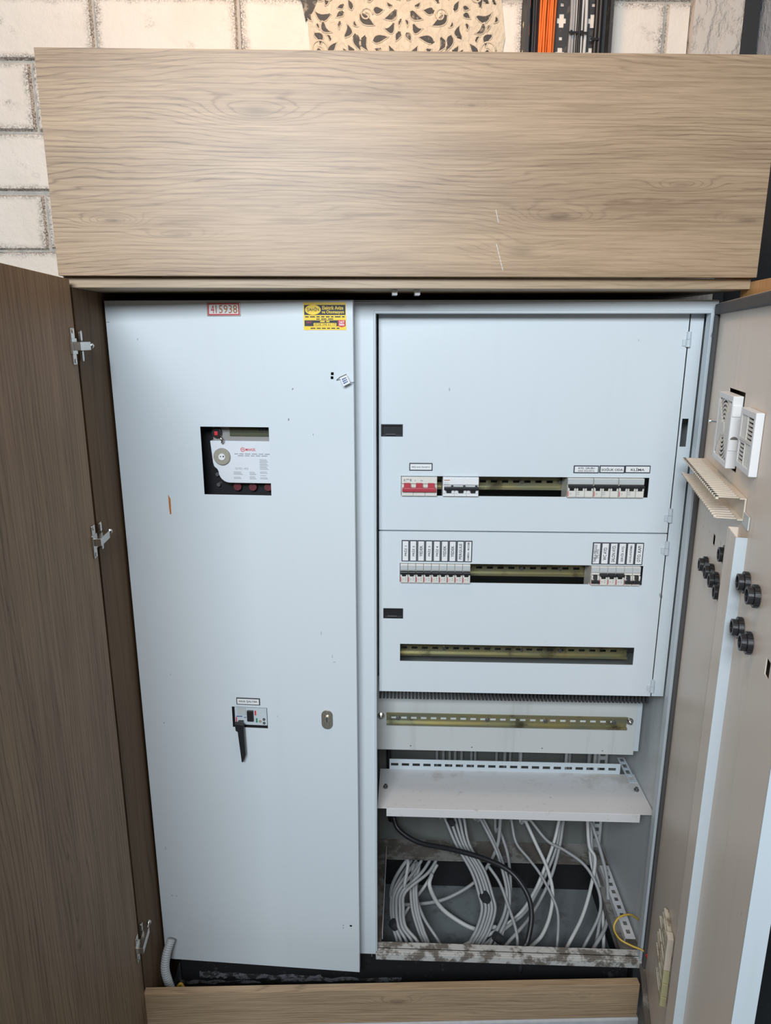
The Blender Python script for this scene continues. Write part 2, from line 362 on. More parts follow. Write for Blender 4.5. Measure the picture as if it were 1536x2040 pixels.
# stencilled scroll ornament above the fascia: dark hollows with raised cream rims
ox0, ox1 = W.px(600, 40, Y=WY).x, W.px(1005, 40, Y=WY).x; oz0, oz1 = W.px(780, 96, Y=WY).z - .10, W.px(780, 0, Y=WY).z + .12
oc = (ox0 + ox1) / 2; slab = [(ox0 + .03, oz0), (ox1 - .02, oz0), (ox1, oz0 + .12), (ox1 - .03, oz1), (ox0 + .05, oz1), (ox0 + .015, oz0 + .18), (ox0 + .02, oz0 + .1)]
B().prism(slab, 'y', WY - .0165, WY - .004).part('stencil_ground', 'cream_relief', wb, 'cream plaster ground of the scroll ornament')
hol, rim = B(), B()
def leaf(cx, cz, ang, ln, wd, bend):
    side = []
    n = 7
    for k in range(n + 1):
        t = k / n; hw = wd * math.sin(math.pi * min(1, t * 1.0) ** .65) * .5; side.append((t * ln, bend * math.sin(math.pi * t) * ln, hw))
    pts = [(x, y + h) for x, y, h in side] + [(x, y - h) for x, y, h in side[::-1][1:-1]]
    ca, sa = math.cos(ang), math.sin(ang); return [(cx + x * ca - y * sa, cz + x * sa + y * ca) for x, y in pts]
rg = random.Random(3); hw_ = (ox1 - ox0) / 2
shapes = []; pk = []
for k in range(12000):
    ln = rg.uniform(.016, .040) if k > 400 else rg.uniform(.030, .046); wd_ = ln * rg.uniform(.40, .64); cx, cz = rg.uniform(.004, hw_ - .022), rg.uniform(.006, oz1 - oz0 - .01)
    an = math.atan2(cz - .06 - .11 * round((cz - .06) / .11), cx - .12 * round(cx / .12) + 1e-4) + rg.uniform(-.9, .9); q = leaf(cx, cz, an, ln, wd_, rg.uniform(-.35, .35))
    spine = [(cx + math.cos(an) * ln * f, cz + math.sin(an) * ln * f) for f in (.1, .3, .5, .7, .9)]
    if min(p[0] for p in q) < .003 or any(math.hypot(p[0] - o_[0], p[1] - o_[1]) < wd_ * .40 + o_[2] * .8 + .0036 for p in spine for o_ in pk): continue
    pk += [(*p, wd_ * .5) for p in spine]; shapes.append(q)
for pts in shapes:
    for sgn in (1, -1):
        q = [(oc + sgn * x, oz0 + z) for x, z in pts]
        if not all(ox0 + .012 < x < ox1 - .012 and oz0 < z < oz1 for x, z in q): continue
        hol.prism(q, 'y', WY - .0168, WY - .0160); loop = q + [q[0], q[1]]
        rim.tube([(x, WY - .0170, z) for x, z in loop], .0015, 5, False)
for sx in (-1, 1):                                        # scroll ends
    for (cx, cz, r) in ((.178, .205, .02), (.205, .09, .022), (.09, .165, .016), (.15, .055, .015)):
        rim.tube([(oc + sx * cx + r * (1 - k / 34) * math.cos(k * .33) , WY - .0175, oz0 + cz + r * (1 - k / 34) * math.sin(k * .33)) for k in range(26)], .0024, 5)
hol.part('stencil_hollow', 'hollow', wb, 'dark painted hollows of the scroll ornament', kind='stuff')
rim.part('stencil_rim', 'cream_relief', wb, 'raised cream scrolls of the ornament', smooth=True, kind='stuff')
B().prism([(ox0 - .012, oz0 + .22), (ox0 + .035, oz0 + .26), (ox0 + .045, oz0 + .20), (ox0 + .03, oz0 + .17), (ox0 + .012, oz0 + .15), (ox0 + .004, oz0 + .19)], 'y', WY - .0185, WY - .012).part('stencil_dark_patch', 'hollow', wb, 'black patch at the edge of the ornament')  # thin black patch over the ornament's left edge
B().box(PX0, PX1, WY - .03, WY, 0, 3.1).part('pillar', 'stucco', wb, 'rough plaster pilaster')
BX1 = W.px(1510, 50, Y=WY - .03).x
o = B().box(PX1, BX1 - .0, WY - .035, WY, 0, 3.1).part('black_post', 'soft_black', wb, 'black vertical post in the corner')
struct('wall_right', B().box(BX1 + .006, BX1 + .08, -.2, WY, 0, 3.1), 'stucco_blue', label='blue-grey rough plastered side wall')
B().box(BX1 - .012, BX1 + .006, -.2, WY - .04, 0, 2.12).part('dark_lower_sheet', 'darkgrey', bpy.data.objects['wall_right'], 'dark blue-grey sheet over the lower side wall')  # sheet that makes the lower side wall darker
# ================================================================ wooden enclosure
enc = thing('wooden_enclosure', 'oak-look wooden enclosure built around the grey electrical cabinet', 'enclosure', W, fb)
p0, p1, p2 = W.px(70, 94, Y=1.3), W.px(115, 549, Y=1.3), W.px(1508, 550, Y=1.3)
EX0, EX1, FZ0, FZ1 = -.5475, p2.x, p1.z, p0.z
B().box(EX0, EX1, 1.30, 1.318, FZ0, FZ1).part('fascia_panel', 'oak_fascia', enc, 'wide pale oak fascia panel with knots', .0006)
for (u0, v0, u1, v1) in ((988, 418, 993, 444), (989, 486, 1002, 540)):
    a, b_ = W.px(u0, v0, Y=1.2998), W.px(u1, v1, Y=1.2998); sc = B().tube([a, b_], .00025, 5)
    for k in range(7):
        q0, q1 = a.lerp(b_, k / 7), a.lerp(b_, (k + .72) / 7); sc.tube([q0, q1], .0006, 5)
    sc.part('scratch', 'white', enc, 'thin pale scratch in the fascia', kind='stuff')
rz = W.px(139, 573, Y=1.32).z
B().box(EX0, EX1, 1.3185, 1.90, rz, rz + .018).part('top_rail', 'oak_h', enc, 'board under the fascia', .0006)
B().box(EX0, EX1, 1.3185, 1.90, FZ1 - .02, FZ1 - .002).part('top_board', 'oak_h', enc)
B().box(EX0, -.5335, 1.3185, 1.90, .0, rz - .0005).part('side_board', 'oak_side_shaded', enc, 'left inner side board', .0005)
B().box(EX0, -.5335, 1.3185, 1.90, rz + .0185, FZ1 - .0205).part('side_board', 'oak_side_shaded', enc)
B().box(EX1 - .018, EX1, 1.3185, 1.36, rz + .0185, FZ1 - .0205).part('side_board', 'oak_side_shaded', enc)
bz1 = W.px(285, 1981, Y=1.30).z; bz0 = W.px(1275, 2026, Y=1.30).z; bx1 = W.px(1273, 1980, Y=1.30).x
B().box(-.5325, bx1, 1.30, 1.318, bz0, bz1).part('plinth_board', 'oak_plinth', enc, 'low oak board across the bottom', .0008)
B().box(-.5325, bx1 + .005, 1.296, 1.318, 0, bz0 - .001).part('kick_strip', 'strip', enc, 'light grey strip under the oak board', .004)
for u in (786, 831):
    a = W.px(u, 577, Y=1.36); B().box(a.x - .005, a.x + .005, 1.345, 1.375, rz - .010, rz).part('door_catch', 'white', enc, 'small white plastic catch', .001)
# left door, folded out towards the viewer
def fpart(b, name, mat, fr, parent, top, label=None, bevel=0., smooth=False, kind=None):
    """part modelled in frame `fr` of a thing standing in another frame; `top` is (frame, base) of that thing"""
    o = bpy.data.objects.new(name, b.mesh(name, (0, 0, 0), mat, smooth)); COL.objects.link(o); o.parent = parent
    tf, tb = top
    Mt = Matrix.Translation(tf.w(tb)) @ tf.R.to_4x4(); Mc = Matrix.Translation(fr.o) @ fr.R.to_4x4(); o.matrix_local = Mt.inverted() @ Mc
    if label: o['label'] = label
    if kind: o['kind'] = kind
    if bevel: bev(o, bevel)
    return o
def spart(b, name, mat, parent, label=None, bevel=0., smooth=False, kind=None):
    """sub-part of an fpart: same frame as its parent"""
    o = bpy.data.objects.new(name, b.mesh(name, (0, 0, 0), mat, smooth)); COL.objects.link(o); o.parent = parent
    if label: o['label'] = label
    if kind: o['kind'] = kind
    if bevel: bev(o, bevel)
    return o
ENC = (W, fb)
dz = W.px(138, 556, Y=1.30).z
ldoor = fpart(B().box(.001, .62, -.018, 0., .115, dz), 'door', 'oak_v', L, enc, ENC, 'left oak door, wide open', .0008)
hz_ = [L.px(142, 690, Y=.002).z, L.px(187, 1080, Y=.002).z, L.px(270, 1905, Y=.002).z]
for i, z in enumerate(hz_):
    hg = spart(B().box(.012, .030, .0, .003, z - .032, z + .032).box(.008, .034, .0, .0045, z - .014, z + .014), 'hinge', 'steel', ldoor, 'steel concealed cabinet hinge', .001)
    b = B().box(-.030, .028, .004, .0165, z - .0075, z + .0075)
    b.cyl((-.050, .010, z), (-.030, .010, z), .0028, 10).cyl((-.054, .010, z), (-.048, .010, z), .0055, 12)
    for k in (-1, 1):
        b.prism(stadium(-.022, z + k * .018, .010, .020), 'y', -.0005, .004); b.cyl((.021, .003, z + k * .026), (.021, .0045, z + k * .026), .0042, 12)
    spart(b, 'hinge_arm', 'steel', ldoor, 'hinge arm and screw reaching to the side board', .0008)
fpart(B().box(.0, .40, .0, .018, .115, dz), 'door', 'oak_orange', RW, enc, ENC, 'right oak door standing open behind the metal door', .0008)
# ================================================================ metal electrical cabinet
cb = (0., 1.65, 0.); CAB = (C, cb)
cab = thing('electrical_cabinet', 'light grey metal electrical cabinet with both doors opened, inside the oak enclosure', 'cabinet', C, cb)
FY = 1.44; X0, X1 = -.613, .600; BZ = .140; TZ = 1.752; YB = 1.85
OX0, OX1 = C.px(746, 900, Y=FY).x, .586; OZ1 = C.px(900, 623, Y=FY).z; OZ0 = C.px(900, 1893, Y=FY).z
T = .002
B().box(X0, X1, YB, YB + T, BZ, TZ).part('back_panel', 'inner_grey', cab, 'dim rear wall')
B().box(X0, X0 + T, FY, YB, BZ, TZ).part('side_panel', 'paint_in', cab)
B().box(X1 - T, X1, FY, YB, BZ, TZ).part('side_panel', 'paint_side', cab, 'right inner side wall')
B().box(X0, X1, FY, YB, TZ - T, TZ).part('top_panel', 'paint_in', cab)
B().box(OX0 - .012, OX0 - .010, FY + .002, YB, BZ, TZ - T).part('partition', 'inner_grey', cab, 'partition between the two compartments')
fr_ = B().plate(X0, X1 - .001, BZ + .012, TZ - .003, FY - .001, FY + .001, [(OX0, OX1, OZ0, OZ1), (X0 + .03, OX0 - .055, BZ + .06, TZ - .05)])
fr_.part('front_frame', 'paint', cab, 'front frame with centre post')
lip = B(); q = .009; y0, y1 = FY - .012, FY + .012
lip.box(OX0 - .001, OX0 + .004, y0, y1, OZ0, OZ1).box(OX1 - .003, OX1 + .004, y0, y1, OZ0, OZ1).box(OX0, OX1, y0, y1, OZ1 - .002, OZ1 + .004)
lip.part('rain_lip', 'paint_clean', cab, 'raised rim of the right opening', .0015)
B().box(OX1 + .0045, X1 + .004, FY - .008, FY - .001, OZ0, OZ1).part('hinge_channel', 'paint_clean', cab, 'blue-grey strip beside the hinges')
B().box(OX0, OX1 + .008, FY - .010, FY + .020, OZ0 - .012, OZ0).box(OX0, OX1 + .008, FY - .016, FY - .010, OZ0 - .020, OZ0 - .001).part('sill', 'sill', cab, 'dirty worn sill of the right compartment', .001)
# floor flanges, base
fz = .160; by = C.px(900, 1714, Z=fz).y
B().box(OX0 - .01, X1 - T, by, YB, fz - .003, fz).part('base_flange', 'dirty', cab, 'grimy rear flange of the open base')
B().box(.552, X1 - T, FY + .02, by, fz - .003, fz).part('base_flange', 'dirty', cab, 'grimy right flange of the open base')
B().box(OX0 - .01, OX0 + .012, FY + .02, by, fz - .003, fz).part('base_flange', 'dirty', cab)
B().box(.548, .552, FY + .02, by, fz - .03, fz).part('base_flange', 'dirty', cab)
B().box(X0 + .02, X1 - .02, YB - .01, YB, 0, BZ).part('base_plinth', 'plinth', cab)
B().box(X0 + .02, X1 - .035, FY + .012, FY + .016, 0, BZ + .012).part('base_plinth', 'plinth', cab, 'black base under the cabinet with torn film')
B().box(X0 + .02, X0 + .024, FY + .012, YB, 0, BZ).part('base_plinth', 'plinth', cab)
B().box(X1 - .024, X1 - .02, FY + .012, YB, 0, BZ).part('base_plinth', 'plinth', cab)
rgt = random.Random(11)
for (u0, u1, v0, v1) in ((398, 470, 1934, 1947), (470, 640, 1939, 1949), (560, 800, 1946, 1955), (360, 520, 1952, 1958)):
    top, bot = [], []
    for k in range(13):
        u = u0 + (u1 - u0) * k / 12; a = C.px(u, v0 + rgt.uniform(-1.5, 3) + (v1 - v0) * .3 * k / 12, Y=FY + .0115); b_ = C.px(u, v1 + rgt.uniform(-4, 2), Y=FY + .0115); top.append((a.x, a.z)); bot.append((b_.x, min(b_.z, a.z - .0008)))
    B().prism(top + bot[::-1], 'y', FY + .0095, FY + .0118).part('torn_film', 'film', cab, 'torn grey plastic film on the black base')
# slotted strips at both sides of the base
sl = [(1.505 + k * .027, 1.519 + k * .027, .0, .0) for k in range(9)]
rb = B().plate(1.49, 1.745, .565, .592, fz + .012, fz + .014, [(a, b_, .574, .584) for a, b_, _, _ in sl], flip=lambda p: (p[2], p[0], p[1]))
rb.plate(1.49, 1.745, fz + .001, fz + .014, .5645, .566, [], flip=lambda p: (p[1], p[0], p[2]))
rb.part('slotted_strip', 'dusty_shelf', cab, 'white slotted strip on the right')
lb = B().plate(1.475, 1.78, fz + .002, fz + .030, OX0 + .014, OX0 + .0155, [(1.49 + k * .025, 1.503 + k * .025, fz + .011, fz + .021) for k in range(11)], flip=lambda p: (p[1], p[0], p[2]))
lb.part('slotted_strip', 'dusty_shelf', cab, 'white slotted strip on the left')
vb = B().plate(.562, .592, fz, .60, YB - .012, YB - .010, [(.570, .584, fz + .03 + k * .026, fz + .044 + k * .026) for k in range(15)])
vb.part('slotted_strip', 'paint_in', cab, 'upright slotted strip in the rear corner')
# inner hinged cover panels
PY = 1.465; PT = .0016
pa = C.px(755, 1055, Y=PY); PXL = pa.x; PXR = C.px(1331, 1055, Y=PY).x - .001; PZM = pa.z - .002; PZB = C.px(1035, 1382, Y=PY).z; PZT = OZ1 - .001
def slotz(u, v): return C.px(u, v, Y=PY)
s1a, s1b = slotz(799, 948), slotz(1290, 991.5); s2a, s2b = slotz(796.5, 1121.5), slotz(1278, 1167); s3a, s3b = slotz(797, 1282.5), slotz(1260.5, 1325)
H1 = (s1a.x, s1b.x, s1b.z, s1a.z); H2 = (s2a.x, s2b.x, s2b.z + .0015, s2a.z); H3 = (s3a.x, s3b.x, s3b.z, s3a.z)
def latch_hole(u0, v0, u1, v1): a, b_ = C.px(u0, v0, Y=PY), C.px(u1, v1, Y=PY); return (a.x, b_.x, b_.z, a.z)
K1, K2 = latch_hole(759, 845, 802.5, 870), latch_hole(763.5, 1211.5, 803, 1232.5)
covers = []
for nm, z0, z1, holes, lt in (('cover_panel', PZM + .0015, PZT, [H1, K1], K1), ('cover_panel', PZB, PZM - .0015, [H2, H3, K2], K2)):
    b = B().plate(PXL, PXR, z0, z1, PY, PY + PT, holes)
    b.box(PXL, PXL + .0016, PY + PT, PY + .016, z0, z1).box(PXL, PXR, PY + PT, PY + .016, z0, z0 + .0016).box(PXL, PXR, PY + PT, PY + .016, z1 - .0016, z1)
    cv = b.part(nm, 'paint', cab, 'hinged grey cover panel with breaker cut-outs'); covers.append(cv)
    x0, x1, a, c = lt
    lt_ = B().box(x0, x1, PY + .006, PY + .012, a, c).box(x0, x0 + .003, PY + .0005, PY + .006, a, c).box(x1 - .003, x1, PY + .0005, PY + .006, a, c).box(x0 + .003, x1 - .003, PY + .0005, PY + .006, c - .003, c).box(x0 + .003, x1 - .003, PY + .0005, PY + .006, a, a + .002)
    lt_.part('latch', 'black', cv, 'recessed black latch')
    B().box(x0 + .010, x0 + .031, PY + .001, PY + .005, a + .0035, a + .006).part('latch_tongue', 'gasket', cv)
SX = C.px(1321, 1387, Y=PY).x
hp = latch_hole(1356, 834, 1378, 890); hp = (PXR + .0065, PXR + .0195, hp[2], hp[3])
B().plate(PXR + .0025, SX, PZB + .0005, PZT, PY, PY + PT, [hp]).box(SX - .0016, SX, PY + PT, PY + .02, PZB, PZT).part('fixed_strip', 'paint', cab, 'fixed strip that carries the cover hinges')
B().box(OX0 + .0045, PXL - .0035, PY - .004, PY + .01, PZB + .02, PZT).part('fixed_strip', 'paint_in', cab)
for (u, v) in ((1371, 676), (1333, 1027), (1326, 1092), (1296, 1367)):
    a = C.px(u, v, Y=PY - .004); h = B().cyl((PXR + .001, PY - .004, a.z - .015), (PXR + .001, PY - .004, a.z - .0003), .0048, 14).cyl((PXR + .001, PY - .004, a.z + .0003), (PXR + .001, PY - .004, a.z + .015), .0042, 14)
    h.box(PXR - .010, PXR, PY - .0025, PY, a.z - .013, a.z).part('cover_hinge', 'paint_clean', cab, 'small painted pin hinge', smooth=False)
# DIN rails
def rail(b, x0, x1, z, y, t=.0012, slots=True):
    hl = [(x, x + .014, z - .0028, z + .0028) for x in [x0 + .012 + .0247 * k for k in range(int((x1 - x0 - .03) / .0247) + 1)]] if slots else []
    b.plate(x0, x1, z - .0125, z + .0125, y, y + t, hl)
    for s in (-1, 1):
        b.box(x0, x1, y - .0065, y + t, z + s * .0125, z + s * .0137); b.box(x0, x1, y - .0075, y - .0063, z + s * .0125, z + s * .0175)
    return b
RY = 1.525
for (u, v, h) in ((1000, 959, H1), (1000, 1131, H2), (1000, 1293, H3)):
    z = C.px(u, v, Y=RY).z; r_ = rail(B(), h[0] - .01, h[1] + .004, z, RY).part('din_rail', 'brass', cab, 'yellow zinc mounting rail')
    for uu in (1039, 1115, 885):
        xx = C.px(uu, v, Y=RY).x; B().cyl((xx, RY - .004, z), (xx, RY, z), .0042, 12).part('rail_screw', 'steel_dark', r_)
# support bars behind the rails and duct between them
B().box(OX0 - .01, X1 - T, RY + .06, RY + .063, PZB - .01, PZB + .05).part('rear_crossbar', 'inner_grey', cab)
# mounting plate with the lowest rail
MY = 1.56; mz0 = C.px(1000, 1498, Y=MY).z; mx1 = C.px(1261, 1504, Y=MY).x
hd = [C.px(u, v, Y=MY) for u, v in ((818, 1486), (940, 1489), (1080, 1491), (1200, 1496))]
mp = B().plate(OX0 - .009, mx1, mz0, .868, MY, MY + .002, [(p.x - .0016, p.x + .0016, p.z - .0016, p.z + .0016) for p in hd]).part('mounting_plate', 'paint_in', cab, 'dusty lower mounting plate')
B().box(mx1 + .0005, mx1 + .012, MY + .001, MY + .014, mz0 + .010, .868).part('plate_edge', 'paint_clean', mp)
ra, rb_ = C.px(770, 1427, Y=MY), C.px(1248, 1440, Y=MY); lr = rail(B(), ra.x, rb_.x, (ra.z + rb_.z) / 2, MY - .001).part('din_rail', 'brass', mp, 'stained yellow zinc rail')
for (u, v) in ((793, 1425), (971, 1431), (1087, 1434), (1224, 1437)):
    a = C.px(u, v, Y=MY - .005); B().cyl((a.x, MY - .006, (ra.z + rb_.z) / 2), (a.x, MY - .001, (ra.z + rb_.z) / 2), .0052, 14).part('rail_screw', 'steel_dark', mp, bevel=.001)
for (u, v) in ((759, 1427), (1255, 1438)):
    a = C.px(u, v, Y=MY - .003); b = B().cyl((a.x, MY - .0015, a.z), (a.x, MY, a.z), .0095, 18); b.tube([(a.x, MY - .008, a.z), (a.x, MY - .0015, a.z)], .0062, 6); b.cyl((a.x, MY - .013, a.z), (a.x, MY - .008, a.z), .0032, 10); b.part('plate_bolt', 'steel', mp, bevel=.0006)
# slotted wiring duct just under the cover: fingers hang down in front of the plate, coloured black for the shade in the gaps
cm = B(); x = OX0 + .006
while x < .565: cm.box(x, x + .0052, 1.505, 1.545, .838, .872); x += .0088
cm.part('shaded_duct_finger', 'soft_black', mp, 'row of duct fingers blackened for the shaded gaps', kind='stuff')
# shelf
SZ = .562; c0, c1, c2, c3 = C.px(770, 1610, Z=SZ), C.px(1275, 1622, Z=SZ), C.px(1240, 1540, Z=SZ), C.px(775, 1534, Z=SZ)
SY0, SY1 = (c0.y + c1.y) / 2, (c2.y + c3.y) / 2
sh = B().box(OX0 + .003, X1 - .004, SY0, SY1, SZ - .0015, SZ).part('shelf', 'dusty_shelf', cab, 'dusty white metal shelf')
B().box(c0.x, c1.x, SY0 - .0015, SY0, SZ - .022, SZ - .001).part('shelf_lip', 'dusty_shelf', sh, 'folded front lip')
ux0, ux1 = C.px(776, 1514, Y=SY1).x, C.px(1236, 1528, Y=SY1).x; uz = C.px(1000, 1517, Y=SY1).z; pit = (ux1 - ux0 - .006) / 21
B().plate(ux0, ux1, SZ - .001, uz, SY1, SY1 + .0015, [(ux0 + .004 + pit * k, ux0 + .004 + pit * (k + .68), SZ + .010, SZ + .018) for k in range(21)]).part('slotted_upstand', 'paint_clean', sh, 'slotted upstand at the rear of the shelf')
B().plate(1.59, 1.70, .572, .592, SZ + .0005, SZ + .0018, [(1.60 + k * .027, 1.617 + k * .027, .577, .587) for k in range(4)], flip=lambda p: (p[2], p[0], p[1])).part('slotted_bracket', 'paint_clean', sh)
for (u, v) in ((1268, 1573), (768, 1567)):
    a = C.px(u, v, Z=SZ + .003); B().tube([(a.x, a.y, SZ), (a.x, a.y, SZ + .004)], .0065, 6).cyl((a.x, a.y, SZ + .004), (a.x, a.y, SZ + .009), .0035, 10).part('shelf_bolt', 'steel_dark', sh)
# left door of the cabinet, ajar
DW, DZ0, DZ1 = .499, .1365, 1.7505
def ap(u, v): return A.px(u, v, Y=0.)
def arect(u0, v0, u1, v1): a, b_ = ap(u0, v0), ap(u1, v1); return (a.x, b_.x, b_.z, a.z)
mh = (ap(403, 918).x, ap(538, 918).x, ap(470, 986).z, ap(470, 850.5).z); sh_ = (ap(463, 1430).x, ap(533, 1430).x, ap(498, 1450).z, ap(498, 1409).z)
holes = [mh, sh_]
for (u, v, r) in ((662, 744.5, .0028), (661.5, 752.5, .0028), (699, 1845, .003), (684, 1844, .0014), (684, 1849, .0014)):
    a = ap(u, v); holes.append((a.x - r, a.x + r, a.z - r, a.z + r))
ad = B().plate(0, DW, DZ0, DZ1, 0, .0015, holes).box(0, .0015, .0015, .018, DZ0, DZ1).box(DW - .0015, DW, .0015, .018, DZ0, DZ1).box(.0015, DW - .0015, .0015, .018, DZ0, DZ0 + .0015).box(.0015, DW - .0015, .0015, .018, DZ1 - .0015, DZ1)
ldr = fpart(ad, 'door', 'paint', A, cab, CAB, 'left metal door, slightly ajar')
a = ap(652, 1433); lk = spart(B().prism(stadium(a.x, a.z, .026, .048), 'y', -.003, 0), 'lock_plate', 'nickel', ldr, 'oval key escutcheon', .0012)
b = B().prism(circ(a.x, a.z + .002, .0088, 20), 'y', -.007, -.003); b.prism([(a.x - .0075, a.z), (a.x + .0075, a.z), (a.x + .004, a.z - .019), (a.x - .004, a.z - .019)], 'y', -.006, -.003); b.cyl((a.x, -.0045, a.z + .0165), (a.x, -.003, a.z + .0165), .003, 12)
spart(b, 'lock_cylinder', 'nickel', ldr, bevel=.0008); spart(B().box(a.x - .001, a.x + .001, -.0075, -.007, a.z - .003, a.z + .007), 'keyhole', 'soft_black', ldr)
m = B(); r0, r1, r2, r3 = ap(335, 985), ap(339, 985), ap(341.5, 1024), ap(337, 1012); m.prism([(r0.x, r0.z), (r1.x, r1.z - .01), (r2.x, r2.z), (r2.x - .003, r2.z - .001), (r3.x, r3.z)], 'y', -.0003, 0); spart(m, 'rust_streak', 'rust', ldr, 'thin rust-brown scratch')
for (u, v, wd, ht) in ((583, 775, .003, .004), (640, 1262, .0012, .010), (662, 1308, .0012, .009), (666, 1319, .007, .0012), (575, 836, .003, .006), (624, 866, .0015, .004), (327, 1440, .002, .004), (343, 1784, .005, .002), (352, 1785, .003, .002), (553, 1427, .001, .005), (274, 676, .0015, .004), (215, 642, .008, .0015)):
    q = ap(u, v); spart(B().prism([(q.x - wd / 2, q.z - ht / 2), (q.x + wd / 2, q.z - ht * .2), (q.x + wd * .4, q.z + ht / 2), (q.x - wd * .3, q.z + ht * .4)], 'y', -.0002, 0), 'scuff_mark', 'grey_ink', ldr)
# right door of the cabinet, wide open, inner face towards the viewer
RDW, RZ0, RZ1 = .70, .135, 1.7455; dt = .026
sx0, sx1, sd = .383, .447, .016
fc0 = (.19, .318, 1.468, 1.596)
hl = [fc0]
for (u, v, r) in ((1422, 1075, .010), (1401, 1050, .0025), (1413, 1060, .002), (1435, 1083, .004)):
    q = D.px(u, v, Y=0.); hl.append((q.x - r * 1.1, q.x + r * 1.1, q.z - r, q.z + r))
q = D.px(1529, 1332, Y=0.); hl.append((q.x - .010, q.x + .010, q.z - .012, q.z + .012))
rdr = fpart(B().plate(0, RDW, RZ0, RZ1, 0, .0015, hl).box(0, .0015, .0015, dt, RZ0, RZ1).box(.0015, RDW - .0015, .0015, dt, RZ0, RZ0 + .0015).box(.0015, RDW - .0015, .0015, dt, RZ1 - .0015, RZ1).box(.0015, RDW - .0015, dt - .0015, dt, RZ0, RZ1), 'door', 'paint_door_in', D, cab, CAB, 'right metal door, wide open with yellowed inner face')
spart(B().box(RDW - .0012, RDW + .0008, -.0005, dt + .0005, RZ0, RZ1), 'door_edge', 'paint_clean', rdr, 'blue-grey free edge of the door')  # cooler colour carries the frontal light on the door edge
spart(B().box(sx0, sx1, -sd, -sd + .0015, RZ0 + .03, 1.395).box(sx0, sx0 + .0015, -sd, 0, RZ0 + .03, 1.395), 'stiffener', 'paint_door_in', rdr, 'upright stiffening channel')
spart(B().box(sx1 - .0005, sx1 + .001, -sd, 0, RZ0 + .03, 1.395), 'stiffener_lit_side', 'paint_clean', rdr, 'clean blue-grey flank of the stiffener, front light in its colour')  # cooler colour carries the light on this front face, besides less grime
g = B().box(.002, .022, -.008, 0, RZ0 + .03, RZ1 - .022).box(.002, RDW - .004, -.008, 0, RZ1 - .022, RZ1 - .002)
spart(g, 'gasket', 'gasket', rdr, 'dark grey rubber door gasket', .003)
spart(B().box(.002, RDW - .004, -.013, 0, RZ0 + .002, RZ0 + .030), 'bottom_flange', 'dirty', rdr, 'mottled dirty bottom flange', .002)
for (u, v) in ((1427, 700), (1351, 1362), (1291, 1880)):
    a = C.px(u, v, Y=1.425); b = B()
    for k in (-1, 0, 1): b.cyl((X1 + .002, FY - .016, a.z + k * .019 - .0088), (X1 + .002, FY - .016, a.z + k * .019 + .0088), .0068, 16)
    b.box(X1 - .012, X1 + .001, FY - .013, FY - .009, a.z - .027, a.z + .027).part('door_hinge', 'paint_clean', cab, 'three-knuckle door hinge')
# ================================================================ copies
def copy_tree(o, parent=None):
    c = o.copy(); COL.objects.link(c); c.parent = parent
    for ch in [k for k in bpy.data.objects if k.parent == o]: copy_tree(ch, c)
    return c
